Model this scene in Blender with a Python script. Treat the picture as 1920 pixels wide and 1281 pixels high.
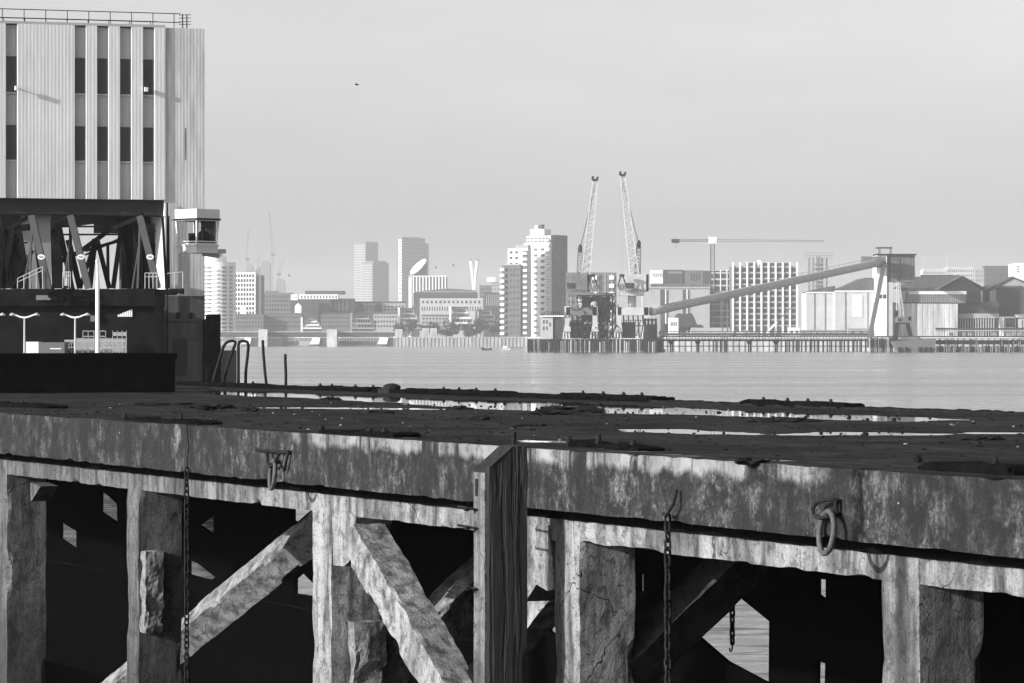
import bpy, bmesh, math, random
from mathutils import Vector, Matrix, noise
random.seed(7)
R = math.radians
scene = bpy.context.scene
COL = scene.collection
for o in list(bpy.data.objects): bpy.data.objects.remove(o)

# ------------------------------------------------------------------ camera
F = 7200.0; HX = 960.0; HY = 638.0; ZC = 4.75      # 135 mm lens on 36 mm film, photo pixels
cd = bpy.data.cameras.new('camera'); cam = bpy.data.objects.new('camera', cd); COL.objects.link(cam)
cam.location = (0, 0, ZC); cam.rotation_euler = (R(90), 0, 0)
cd.sensor_width = 36; cd.lens = 135; cd.shift_y = -2.5/1920
cd.clip_start = .5; cd.clip_end = 40000
scene.camera = cam
# ------------------------------------------------------------------ light
TH = R(22.82)                                        # angle of the wharf edge to the view
SX, SY = -.876, -.483                                # horizontal direction towards the sun
EL = R(16)
w = bpy.data.worlds.new('World'); scene.world = w; w.use_nodes = True
nt = w.node_tree; nt.nodes.clear()
sky = nt.nodes.new('ShaderNodeTexSky'); sky.sky_type = 'NISHITA'; sky.sun_disc = False
sky.sun_elevation = EL; sky.sun_rotation = math.atan2(SX, SY)
sky.air_density = 1.0; sky.dust_density = 2.5; sky.ozone_density = 1.0
bw = nt.nodes.new('ShaderNodeRGBToBW'); bg = nt.nodes.new('ShaderNodeBackground'); wo = nt.nodes.new('ShaderNodeOutputWorld')
nt.links.new(sky.outputs[0], bw.inputs[0])
wtc = nt.nodes.new('ShaderNodeTexCoord'); wmp = nt.nodes.new('ShaderNodeMapping'); wmp.inputs['Scale'].default_value = (9, 9, 40); wmp.inputs['Rotation'].default_value = (0, R(6), 0)
wnz = nt.nodes.new('ShaderNodeTexNoise'); wnz.inputs['Scale'].default_value = 1; wnz.inputs['Detail'].default_value = 5; wnz.inputs['Roughness'].default_value = .6
wmr = nt.nodes.new('ShaderNodeMapRange'); wmr.inputs[1].default_value = .35; wmr.inputs[2].default_value = .7; wmr.inputs[3].default_value = .96; wmr.inputs[4].default_value = 1.05
wmu = nt.nodes.new('ShaderNodeMath'); wmu.operation = 'MULTIPLY'
nt.links.new(wtc.outputs['Generated'], wmp.inputs[0]); nt.links.new(wmp.outputs[0], wnz.inputs['Vector']); nt.links.new(wnz.outputs['Fac'], wmr.inputs[0])
nt.links.new(bw.outputs[0], wmu.inputs[0]); nt.links.new(wmr.outputs[0], wmu.inputs[1]); nt.links.new(wmu.outputs[0], bg.inputs[0]); nt.links.new(bg.outputs[0], wo.inputs[0])
bg.inputs[1].default_value = .15
sd = bpy.data.lights.new('sun', 'SUN'); sun = bpy.data.objects.new('sun', sd); COL.objects.link(sun)
sd.energy = 4.2; sd.angle = R(.5); sd.color = (1, 1, 1)
sun.rotation_euler = Vector((SX*math.cos(EL), SY*math.cos(EL), math.sin(EL))).to_track_quat('Z', 'Y').to_euler()
sun.location = (-50, -50, 60)
scene.view_settings.view_transform = 'Standard'; scene.view_settings.look = 'None'
scene.view_settings.gamma = 1; scene.view_settings.exposure = .6
scene.cycles.max_bounces = 6; scene.cycles.volume_bounces = 1

# ------------------------------------------------------------------ materials
def newmat(name):
    m = bpy.data.materials.new(name); m.use_nodes = True
    n = m.node_tree; b = n.nodes['Principled BSDF']; return m, n, b
def M(name, g, rough=.85, var=.25, scale=.25, metallic=0, stretch=(1,1,1), fine=None, bump=0, bscale=20):
    m, n, b = newmat(name)
    tc = n.nodes.new('ShaderNodeTexCoord'); mp = n.nodes.new('ShaderNodeMapping')
    mp.inputs['Scale'].default_value = stretch
    n.links.new(tc.outputs['Object'], mp.inputs[0])
    nz = n.nodes.new('ShaderNodeTexNoise'); nz.inputs['Scale'].default_value = scale; nz.inputs['Detail'].default_value = 6
    nz.inputs['Roughness'].default_value = .65
    n.links.new(mp.outputs[0], nz.inputs['Vector'])
    cr = n.nodes.new('ShaderNodeValToRGB')
    a, c = g*(1-var), g*(1+var)
    cr.color_ramp.elements[0].position = .3; cr.color_ramp.elements[1].position = .7
    cr.color_ramp.elements[0].color = (a, a, a, 1); cr.color_ramp.elements[1].color = (c, c, c, 1)
    n.links.new(nz.outputs['Fac'], cr.inputs[0]); n.links.new(cr.outputs[0], b.inputs['Base Color'])
    b.inputs['Roughness'].default_value = rough; b.inputs['Metallic'].default_value = metallic
    b.inputs['Specular IOR Level'].default_value = .5 if rough < .3 else (.12 if g < .03 else .3)
    if bump:
        n2 = n.nodes.new('ShaderNodeTexNoise'); n2.inputs['Scale'].default_value = bscale; n2.inputs['Detail'].default_value = 8
        n.links.new(tc.outputs['Object'], n2.inputs['Vector'])
        bp = n.nodes.new('ShaderNodeBump'); bp.inputs['Strength'].default_value = bump; bp.inputs['Distance'].default_value = .03
        n.links.new(n2.outputs['Fac'], bp.inputs['Height']); n.links.new(bp.outputs[0], b.inputs['Normal'])
    return m

class NB:
    """tiny node helper"""
    def __init__(s, n): s.n = n; s.tc = n.nodes.new('ShaderNodeTexCoord').outputs['Object']
    def noise(s, scale, stretch=(1,1,1), detail=6, rough=.6, loc=(0,0,0)):
        mp = s.n.nodes.new('ShaderNodeMapping'); mp.inputs['Scale'].default_value = stretch; mp.inputs['Location'].default_value = loc
        s.n.links.new(s.tc, mp.inputs[0])
        z = s.n.nodes.new('ShaderNodeTexNoise'); z.inputs['Scale'].default_value = scale
        z.inputs['Detail'].default_value = detail; z.inputs['Roughness'].default_value = rough
        s.n.links.new(mp.outputs[0], z.inputs['Vector']); return z.outputs['Fac']
    def ramp(s, v, lo, hi, a=0., b=1.):
        r = s.n.nodes.new('ShaderNodeMapRange'); r.inputs[1].default_value = lo; r.inputs[2].default_value = hi
        r.inputs[3].default_value = a; r.inputs[4].default_value = b; r.clamp = True
        s.n.links.new(v, r.inputs[0]); return r.outputs[0]
    def math(s, op, a, b=None):
        m = s.n.nodes.new('ShaderNodeMath'); m.operation = op
        for i, x in enumerate((a, b)):
            if x is None: continue
            if isinstance(x, (int, float)): m.inputs[i].default_value = x
            else: s.n.links.new(x, m.inputs[i])
        return m.outputs[0]
    def xyz(s):
        x = s.n.nodes.new('ShaderNodeSeparateXYZ'); s.n.links.new(s.tc, x.inputs[0]); return x.outputs
    def mix(s, f, a, b):   # scalar mix
        m = s.n.nodes.new('ShaderNodeMix'); m.data_type = 'FLOAT'
        for i, x in zip((0, 2, 3), (f, a, b)):
            if isinstance(x, (int, float)): m.inputs[i].default_value = x
            else: s.n.links.new(x, m.inputs[i])
        return m.outputs[0]
    def bump(s, h, strength, dist, b):
        p = s.n.nodes.new('ShaderNodeBump'); p.inputs['Strength'].default_value = strength; p.inputs['Distance'].default_value = dist
        s.n.links.new(h, p.inputs['Height']); s.n.links.new(p.outputs[0], b.inputs['Normal'])

def fascia_mat():
    m, n, b = newmat('weathered_edge_concrete'); k = NB(n)
    x, y, z = k.xyz()
    big = k.noise(1.1, (1, 1, .8), 5, .6)
    streak = k.noise(3.6, (1, 1, .42), 8, .78)
    blot = k.noise(4.5, (1, 1, 1), 8, .75, (3, 0, 0))
    spk = k.noise(27, (1, 1, 1), 3, .6)
    d = k.math('MULTIPLY', k.ramp(blot, .45, .57), k.ramp(streak, .40, .58))
    d = k.math('MULTIPLY', d, k.ramp(big, .38, .58, .15, 1))
    col = k.mix(d, .005, .135)
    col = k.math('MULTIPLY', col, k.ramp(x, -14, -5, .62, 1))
    col = k.math('MULTIPLY', col, k.ramp(spk, .35, .7, .35, 1.8))
    # pale worn lip under the arris
    wob = k.noise(2.2, (1, 1, 0), 4, .6, (9, 0, 0))
    zz = k.math('ADD', z, k.math('MULTIPLY', k.math('SUBTRACT', wob, .5), .30))
    lip = k.ramp(zz, 3.60, 3.66)
    seg = k.math('MULTIPLY', k.ramp(k.noise(1.1, (1, 0, 0), 4, .7, (4.3, 0, 0)), .44, .48), k.math('MULTIPLY', k.ramp(x, -6.4, -5.2), k.ramp(x, 6.0, 6.4, 1, 0)))
    lip = k.math('MULTIPLY', lip, seg)
    lip = k.math('MULTIPLY', lip, k.ramp(blot, .36, .5, .25, 1))
    col = k.mix(lip, col, .21)
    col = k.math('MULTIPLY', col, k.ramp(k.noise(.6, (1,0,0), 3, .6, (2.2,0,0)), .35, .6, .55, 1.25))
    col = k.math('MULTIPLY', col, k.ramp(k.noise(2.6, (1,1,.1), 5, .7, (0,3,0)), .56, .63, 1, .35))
    alg = k.ramp(k.noise(2.1, (1,1,.7), 8, .72, (8,1,4)), .48, .56)
    col = k.math('MULTIPLY', col, k.mix(alg, 1, k.mix(lip, .30, .75)))
    # white lime specks
    ws = k.ramp(k.noise(16, (1, 1, 1), 2, .5, (7, 2, 1)), .745, .77)
    col = k.mix(ws, col, .45)
    n.links.new(col, b.inputs['Base Color']); b.inputs['Roughness'].default_value = .9
    k.bump(k.math('ADD', k.math('MULTIPLY', blot, .8), k.math('MULTIPLY', spk, .5)), .9, .035, b)
    return m
def pale_mat(name, lo, hi, streaky=.16, dark=.5, grow=None):
    m, n, b = newmat(name); k = NB(n)
    big = k.noise(1.3, (1, 1, .7), 5, .6); st = k.noise(6, (1, 1, streaky), 6, .65); sp = k.noise(48, (1,1,1), 4, .7)
    blot = k.noise(7, (1, 1, 1), 8, .7)
    d = k.math('MULTIPLY', k.ramp(st, .32, .56), k.ramp(big, .34, .54, 1-dark, 1))
    if grow:
        xx = k.xyz()[0]; d = k.math('MULTIPLY', d, k.ramp(k.noise(.55, (1,0,0), 3, .6, (1.7,0,0)), .38, .55, .35, 1)); d = k.math('MULTIPLY', d, k.ramp(xx, -16, -7, .45, 1))
    d = k.math('MULTIPLY', d, k.ramp(blot, .38, .5, .35, 1))
    if grow:
        z = k.xyz()[2]; d = k.math('MULTIPLY', d, k.ramp(k.math('ADD', z, k.math('MULTIPLY', blot, .8)), grow[0], grow[1], .25, 1))
    vo = n.nodes.new('ShaderNodeTexVoronoi'); vo.feature = 'DISTANCE_TO_EDGE'; vo.inputs['Scale'].default_value = 1.25
    wv = n.nodes.new('ShaderNodeVectorMath'); wv.operation = 'ADD'; wz_ = n.nodes.new('ShaderNodeTexNoise'); wz_.inputs['Scale'].default_value = 5
    n.links.new(k.tc, wz_.inputs['Vector']); n.links.new(k.tc, wv.inputs[0]); sc_ = n.nodes.new('ShaderNodeVectorMath'); sc_.operation = 'SCALE'; sc_.inputs['Scale'].default_value = .22
    n.links.new(wz_.outputs['Color'], sc_.inputs[0]); n.links.new(sc_.outputs[0], wv.inputs[1]); n.links.new(wv.outputs[0], vo.inputs['Vector'])
    crk = k.math('MULTIPLY', k.ramp(vo.outputs['Distance'], .002, .008, 1, 0), k.ramp(k.noise(.8, (1,1,1), 3, .5, (5,5,5)), .55, .58))
    pit = k.ramp(k.noise(22, (1,1,1), 3, .5, (1,8,2)), .64, .69)
    d = k.math('MULTIPLY', d, k.ramp(k.math('ADD', crk, k.math('MULTIPLY', pit, .7)), 0, 1, 1, 0))
    col = k.mix(d, lo, hi); col = k.math('MULTIPLY', col, k.ramp(sp, .3, .7, .6, 1.35))
    blot = k.math('SUBTRACT', blot, k.math('MULTIPLY', crk, .8))
    n.links.new(col, b.inputs['Base Color']); b.inputs['Roughness'].default_value = .9
    k.bump(k.math('ADD', k.math('MULTIPLY', blot, .7), k.math('MULTIPLY', sp, .5)), .9, .03, b)
    return m
def timber_mat():
    m, n, b = newmat('old_fender_timber'); k = NB(n)
    g = k.noise(9, (1.4, 1.4, .07), 8, .7); c = k.noise(3.5, (2, 2, .12), 4, .6, (2, 5, 0))
    col = k.mix(k.ramp(g, .35, .65), .003, .015)
    col = k.mix(k.ramp(c, .44, .50), .004, col)
    n.links.new(col, b.inputs['Base Color']); b.inputs['Roughness'].default_value = .85
    k.bump(k.math('ADD', g, k.ramp(c, .44, .52)), 1, .03, b); return m
def deck_mat():
    m, n, b = newmat('dirty_deck_silt'); k = NB(n)
    a = k.noise(.7, (1,1,1), 7, .65); s = k.noise(9, (.14,1,1), 6, .75); f = k.noise(60, (1,1,1), 3, .6)
    col = k.mix(k.ramp(a, .35, .65), .012, .032)
    col = k.math('MULTIPLY', col, k.ramp(s, .35, .65, .4, 1.7)); col = k.math('MULTIPLY', col, k.ramp(f, .3, .7, .3, 2.0))
    n.links.new(col, b.inputs['Base Color']); b.inputs['Roughness'].default_value = .95
    b.inputs['Specular IOR Level'].default_value = .03
    k.bump(s, .8, .03, b); return m
def water_mat(name):
    """wavelets as slopes, so that far ripples keep their tilt"""
    m, n, b = newmat(name); k = NB(n)
    b.inputs['Base Color'].default_value = (.13, .13, .13, 1)
    n.links.new(k.math('MULTIPLY', k.ramp(k.noise(1.1, (.55, .8, 1), 9, .82), .38, .62, .35, 1.1), k.ramp(k.noise(.012, (.4, 1.6, 1), 4, .6), .35, .65, .15, .33)), b.inputs['Roughness'])
    b.inputs['IOR'].default_value = 1.8
    def slope(scale, st, amp, loc):
        mp = n.nodes.new('ShaderNodeMapping'); mp.inputs['Scale'].default_value = st; mp.inputs['Location'].default_value = loc
        n.links.new(k.tc, mp.inputs[0]); z = n.nodes.new('ShaderNodeTexNoise'); z.inputs['Scale'].default_value = scale; z.inputs['Detail'].default_value = 4
        n.links.new(mp.outputs[0], z.inputs['Vector'])
        v = n.nodes.new('ShaderNodeVectorMath'); v.operation = 'SUBTRACT'; v.inputs[1].default_value = (.5,.5,.5); n.links.new(z.outputs['Color'], v.inputs[0])
        w_ = n.nodes.new('ShaderNodeVectorMath'); w_.operation = 'MULTIPLY'; w_.inputs[1].default_value = (amp*.7, amp, 0); n.links.new(v.outputs[0], w_.inputs[0]); return w_.outputs[0]
    tot = None
    for a in ((.8, (.5,1.3,1), WS[0], (0,0,0)), (3.1, (.5,1.2,1), WS[1], (5,1,0)), (.09, (.5,1.6,1), WS[2], (2,7,0))):
        q = slope(*a)
        if tot is None: tot = q
        else:
            v = n.nodes.new('ShaderNodeVectorMath'); n.links.new(tot, v.inputs[0]); n.links.new(q, v.inputs[1]); tot = v.outputs[0]
    v = n.nodes.new('ShaderNodeVectorMath'); v.inputs[1].default_value = (0,0,1); n.links.new(tot, v.inputs[0])
    w_ = n.nodes.new('ShaderNodeVectorMath'); w_.operation = 'NORMALIZE'; n.links.new(v.outputs[0], w_.inputs[0])
    n.links.new(w_.outputs[0], b.inputs['Normal']); return m
WS = (.5, .5, .10)

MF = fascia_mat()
MP = pale_mat('limewashed_concrete', .018, .30, grow=(.6, 2.0))
MBR = pale_mat('rough_brace_concrete', .03, .30, streaky=.6)
MDK = M('underdeck_shade_concrete', .002, .95, .4, 2)  # deep shade under the deck put into an almost black colour
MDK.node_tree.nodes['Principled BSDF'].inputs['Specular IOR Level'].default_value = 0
MT = timber_mat(); MD = deck_mat(); MW = water_mat('river_water')
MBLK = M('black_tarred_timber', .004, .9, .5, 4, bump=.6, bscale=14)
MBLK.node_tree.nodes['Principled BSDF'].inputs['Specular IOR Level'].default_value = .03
MIR = M('rusted_iron', .016, .75, .5, 14, bump=.6, bscale=60)
MIRL = M('worn_iron', .07, .6, .4, 18, bump=.5, bscale=60)
MDB = M('dark_deck_debris', .012, .95, .6, 9, bump=.8, bscale=30)
MCH = M('pale_concrete_chip', .22, .9, .3, 12)
m_, n_, b_ = newmat('still_rain_water'); b_.inputs['Base Color'].default_value = (.01,)*3+(1,); b_.inputs['Roughness'].default_value = .02; b_.inputs['IOR'].default_value = 1.33
k_ = NB(n_); k_.bump(k_.noise(3, (1,1,1), 3, .5), .15, .004, b_); MPU = m_

MWH = M('white_render', .72, .8, .08, .08)
MWH2 = M('offwhite_concrete', .42, .85, .15, .1)
MLG = M('light_grey_cladding', .32, .8, .15, .12)
MMG = M('mid_grey_brick', .12, .9, .2, .2)
MDG = M('dark_grey_brick', .05, .9, .25, .2)
MRF = M('slate_roof', .085, .9, .3, .15)
MGL = M('dark_window_glass', .03, .15, .3, .2)
MGL2 = M('grey_window_glass', .12, .2, .3, .2)
MST = M('dark_steelwork', .015, .6, .4, .5)
MSTL = M('pale_painted_steel', .45, .6, .15, .6)
MSTG = M('grey_painted_steel', .13, .6, .25, .6)
MGRD = M('bank_ground', .10, .95, .4, .02)
MSHP = M('sheet_pile_wall', .32, .85, .4, .25, stretch=(1,1,.15))
MTREE = M('tree_leaves', .035, .9, .5, .6)
MTRK = M('tree_bark', .06, .9, .3, 2)

# corrugated / ribbed panel for the terminal building
def ribbed(name, g, per, var=.12):
    m, n, b = newmat(name); k = NB(n); x, y, z = k.xyz()
    s = k.math('SINE', k.math('MULTIPLY', x, 2*math.pi/per))
    st = k.noise(3, (1,1,.12), 5, .6)
    col = k.math('MULTIPLY', k.ramp(st, .3, .7, g*(1-var), g*(1+var)), k.ramp(s, -1, 1, .97, 1.02))
    n.links.new(col, b.inputs['Base Color']); b.inputs['Roughness'].default_value = .8
    k.bump(s, .2, .008, b); return m
MRIB = ribbed('ribbed_white_panel', .70, .17)
MRIB2 = ribbed('ribbed_tower_panel', .58, .16, .25)

# ------------------------------------------------------------------ mesh helper
class MB:
    def __init__(s): s.v = []; s.f = []
    def add(s, vs, fs):
        o = len(s.v); s.v += [tuple(v) for v in vs]; s.f += [tuple(i+o for i in f) for f in fs]; return s
    def box(s, x0, x1, y0, y1, z0, z1):
        if x0 > x1: x0, x1 = x1, x0
        if y0 > y1: y0, y1 = y1, y0
        if z0 > z1: z0, z1 = z1, z0
        return s.add([(x0,y0,z0),(x1,y0,z0),(x1,y1,z0),(x0,y1,z0),(x0,y0,z1),(x1,y0,z1),(x1,y1,z1),(x0,y1,z1)],
                     [(0,3,2,1),(4,5,6,7),(0,1,5,4),(1,2,6,5),(2,3,7,6),(3,0,4,7)])
    def prism(s, pts, y0, y1):          # polygon of (x,z), extruded along y
        n = len(pts)
        a = sum(pts[i][0]*pts[(i+1) % n][1]-pts[(i+1) % n][0]*pts[i][1] for i in range(n))
        if a < 0: pts = pts[::-1]
        vs = [(p[0], y0, p[1]) for p in pts]+[(p[0], y1, p[1]) for p in pts]
        fs = [tuple(range(n)), tuple(range(2*n-1, n-1, -1))]+[(i, i+n, (i+1) % n+n, (i+1) % n) for i in range(n)]
        return s.add(vs, fs)
    def tube(s, p0, p1, r, n=6, r1=None):
        return s.path([p0, p1], [r, r if r1 is None else r1], n)
    def path(s, pts, r, n=6, closed=False):
        pts = [Vector(p) for p in pts]; L = len(pts)
        rr = r if isinstance(r, (list, tuple)) else [r]*L
        vs = []; up = None
        for i, p in enumerate(pts):
            if closed: d = pts[(i+1) % L]-pts[i-1]
            else: d = pts[min(i+1, L-1)]-pts[max(i-1, 0)]
            d.normalize()
            if up is None: up = Vector((0,0,1)) if abs(d.z) < .9 else Vector((0,1,0))
            a = d.cross(up).normalized(); up = a.cross(d).normalized(); b = up
            for j in range(n):
                t = 2*math.pi*j/n+math.pi/n
                vs.append(p+(a*math.cos(t)+b*math.sin(t))*rr[i])
        fs = []
        for i in range(L if closed else L-1):
            for j in range(n):
                k = (j+1) % n; q = (i+1) % L
                fs.append((i*n+j, i*n+k, q*n+k, q*n+j))
        if not closed: fs += [tuple(range(n-1, -1, -1)), tuple((L-1)*n+j for j in range(n))]
        return s.add(vs, fs)
    def beam(s, p0, p1, wa, wb):         # rectangular bar
        p0, p1 = Vector(p0), Vector(p1); d = (p1-p0).normalized()
        up = Vector((0,1,0)) if abs(d.y) < .9 else Vector((0,0,1))
        a = d.cross(up).normalized(); b = a.cross(d).normalized()
        vs = []
        for p in (p0, p1):
            for u, v in ((-1,-1),(1,-1),(1,1),(-1,1)): vs.append(p+a*u*wa/2+b*v*wb/2)
        return s.add(vs, [(0,1,2,3),(7,6,5,4),(0,4,5,1),(1,5,6,2),(2,6,7,3),(3,7,4,0)])
    def cyl(s, x, y, z0, z1, r, n=16, r1=None): return s.tube((x,y,z0), (x,y,z1), r, n, r1)
    def lattice(s, p0, p1, w0, w1, n, rc, rb):
        p0, p1 = Vector(p0), Vector(p1); d = (p1-p0).normalized()
        up = Vector((0,1,0)) if abs(d.y) < .9 else Vector((0,0,1))
        a = d.cross(up).normalized(); b = a.cross(d).normalized()
        C = [(-1,-1),(1,-1),(1,1),(-1,1)]
        def pt(i, c):
            t = i/n; ww = (w0+(w1-w0)*t)/2; return p0.lerp(p1, t)+a*C[c][0]*ww+b*C[c][1]*ww
        for c in range(4):
            s.tube(pt(0, c), pt(n, c), rc, 4)
            for i in range(n):
                e = (c+1) % 4
                if i % 2: s.tube(pt(i, c), pt(i+1, e), rb, 3)
                else: s.tube(pt(i, e), pt(i+1, c), rb, 3)
        return s
    def rbox(s, b, seg, amp, ns, xf=None, seed=0, edge=0):
        """subdivided box whose skin wanders: chipped, worn edges"""
        x0,x1,y0,y1,z0,z1 = b; n = [max(1, int(round((b[2*i+1]-b[2*i])/seg[i]))) for i in range(3)]
        idx = {}; o = len(s.v)
        def vid(i, j, k):
            key = (i, j, k)
            if key in idx: return idx[key]
            p = Vector((x0+(x1-x0)*i/n[0], y0+(y1-y0)*j/n[1], z0+(z1-z0)*k/n[2]))
            q = p*ns+Vector((seed*3.7, seed*1.3, seed*5.1))
            dv = noise.noise_vector(q)*amp+noise.noise_vector(q*3.1)*amp*.5
            if edge:
                cnt = (i in (0, n[0]))+(j in (0, n[1]))+(k in (0, n[2]))
                if cnt >= 2:
                    e = max(0, noise.noise(q*.8+Vector((9,9,9)))-.18)*edge*1.8
                    c = Vector(((x0+x1)/2, (y0+y1)/2, (z0+z1)/2)); g = Vector([(c[a]-p[a]) if (i,j,k)[a] in (0, n[a]) else 0 for a in range(3)])
                    g = Vector([max(-1, min(1, t*10)) for t in g]); dv += g*e
            p = p+dv
            if xf: p = xf(p)
            idx[key] = len(s.v); s.v.append(tuple(p)); return idx[key]
        for i in range(n[0]):
            for j in range(n[1]):
                s.f.append((vid(i,j,0), vid(i,j+1,0), vid(i+1,j+1,0), vid(i+1,j,0)))
                s.f.append((vid(i,j,n[2]), vid(i+1,j,n[2]), vid(i+1,j+1,n[2]), vid(i,j+1,n[2])))
        for i in range(n[0]):
            for k in range(n[2]):
                s.f.append((vid(i,0,k), vid(i+1,0,k), vid(i+1,0,k+1), vid(i,0,k+1)))
                s.f.append((vid(i,n[1],k), vid(i,n[1],k+1), vid(i+1,n[1],k+1), vid(i+1,n[1],k)))
        for j in range(n[1]):
            for k in range(n[2]):
                s.f.append((vid(0,j,k), vid(0,j,k+1), vid(0,j+1,k+1), vid(0,j+1,k)))
                s.f.append((vid(n[0],j,k), vid(n[0],j+1,k), vid(n[0],j+1,k+1), vid(n[0],j,k+1)))
        return s
    def blob(s, c, r, seg=10, amp=.2, ns=2, seed=0, flat=None):
        c = Vector(c); r = Vector(r); vs = []
        for i in range(seg+1):
            a = math.pi*i/seg
            for j in range(seg*2):
                t = math.pi*j/seg
                u = Vector((math.sin(a)*math.cos(t), math.sin(a)*math.sin(t), math.cos(a)))
                k = 1+amp*noise.noise(u*ns+Vector((seed*2.3, seed, 0)))
                p = Vector((u.x*r.x, u.y*r.y, u.z*r.z))*k
                if flat is not None and p.z < flat: p.z = flat
                vs.append(c+p)
        m = seg*2; fs = []
        for i in range(seg):
            for j in range(m):
                fs.append((i*m+j, (i+1)*m+j, (i+1)*m+(j+1) % m, i*m+(j+1) % m))
        return s.add(vs, fs)
    def mesh(s, name, mat, smooth=False):
        me = bpy.data.meshes.new(name); me.from_pydata(s.v, [], s.f); me.materials.append(mat); me.validate()
        if smooth:
            for p in me.polygons: p.use_smooth = True
        me.update(); return me
    def obj(s, name, mat, parent=None, smooth=False, loc=None):
        o = bpy.data.objects.new(name, s.mesh(name, mat, smooth)); COL.objects.link(o)
        if parent: o.parent = parent
        if loc: o.location = loc
        return o

def tag(o, label=None, cat=None, group=None, kind=None):
    if label: o['label'] = label
    if cat: o['category'] = cat
    if group: o['group'] = group
    if kind: o['kind'] = kind
    return o
def thing(name, label, cat, loc=(0,0,0), rz=0, group=None):
    o = bpy.data.objects.new(name, None); COL.objects.link(o); o.empty_display_size = .5
    o.location = loc; o.rotation_euler = (0, 0, rz); return tag(o, label, cat, group)
def rep(o, locs):
    for l in locs:
        c = o.copy(); COL.objects.link(c); c.parent = o.parent; c.location = l
def copytree(o, parent=None):
    c = o.copy(); COL.objects.link(c); c.parent = parent
    for ch in [x for x in COL.objects if x.parent == o]: copytree(ch, c)
    return c

# pixel of the photograph -> point at a depth
def K(px): return (px-HX)/F
def Hh(py, Y): return ZC-(py-HY)*Y/F
def P(px, py, Y): return Vector((K(px)*Y, Y, Hh(py, Y)))

# ------------------------------------------------------------------ ground, water
LAND = 6.5
def wq(t_, q_, z): return (math.sin(TH)*t_+math.cos(TH)*q_, 36-math.cos(TH)*t_+math.sin(TH)*q_, z)
MB().add([wq(6000, 8.98, 0), wq(6000, 16000, 0), wq(-16000, 16000, 0), wq(-16000, 8.98, 0)], [(0,1,2,3)]).obj('river_water', MW)['kind'] = 'structure'
MMUD = M('added_black_mud', .003, .95, .5, .8)  # foreshore added to keep the space under the wharf black
MMUD.node_tree.nodes['Principled BSDF'].inputs['Specular IOR Level'].default_value = 0
MB().add([wq(60, -60, 1), wq(60, -8, -1.6), wq(60, 9.2, -2.2), wq(-400, 9.2, -2.2), wq(-400, -8, -1.6), wq(-400, -60, 1)], [(0,1,4,5),(1,2,3,4)]).obj('added_foreshore_mud', MMUD)['kind'] = 'structure'
def edge_pts(lst): return [(K(px)*Y, Y) for px, Y in lst]
bank = edge_pts([(-8000,3300),(380,2980),(735,2860),(742,2760),(985,2760),(1225,2600),(1245,1660),(2600,1600),(9000,1500)])
back = [(bank[-1][0], 15000), (bank[0][0]-2000, 15000)]
top = [(x, y, LAND) for x, y in bank+back]
mb = MB(); n = len(top); mb.add(top, [tuple(range(n))[::1]]); mb.obj('bank_ground', MGRD)['kind'] = 'structure'
# the foreshore wall below the bank edge
def embank(name, label, pts, z1, mat, step):
    a = pts[0]; t = thing(name, label, 'river wall', (a[0], a[1], 0))
    mb = MB()
    for (p, q) in zip(pts[:-1], pts[1:]):
        p, q = Vector(p), Vector(q); L = (q-p).length; d = (q-p)/L; nrm = Vector((d.y, -d.x)); n = max(1, int(L/step))
        for i in range(n):
            for (s0, s1, off) in ((0, .5, .45), (.5, 1, 0)):
                A = p+d*(i+s0)*L/n+nrm*off-Vector(a); B = p+d*(i+s1)*L/n+nrm*off-Vector(a)
                mb.add([(A.x,A.y,-1),(B.x,B.y,-1),(B.x,B.y,z1),(A.x,A.y,z1)], [(0,1,2,3)])
            C = p+d*(i+.5)*L/n-Vector(a); D = C+nrm*.45
            E = p+d*i*L/n-Vector(a); G = E+nrm*.45
            mb.add([(D.x,D.y,-1),(C.x,C.y,-1),(C.x,C.y,z1),(D.x,D.y,z1)], [(0,1,2,3)])
            mb.add([(E.x,E.y,-1),(G.x,G.y,-1),(G.x,G.y,z1),(E.x,E.y,z1)], [(0,1,2,3)])
    mb.obj('sheet_piling', mat, t)
    m2 = MB()
    for (p, q) in zip(pts[:-1], pts[1:]):
        p = Vector(p)-Vector(a); q = Vector(q)-Vector(a)
        m2.beam((p.x, p.y, z1+.2), (q.x, q.y, z1+.2), .5, 1.4)
    m2.obj('coping', MWH2, t)
    return t
embank('river_wall', 'dark river wall behind the flood barrier piers', bank[0:4], 6.5, MMG, 3)
embank('river_wall', 'pale ribbed sheet pile river wall below the shrubs and tall flats', bank[3:6], 6.6, MSHP, 2.6)
embank('river_wall', 'grey quay wall behind the long approach jetty', [bank[6], bank[7]], 5.6, MSHP, 2.6)

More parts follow.
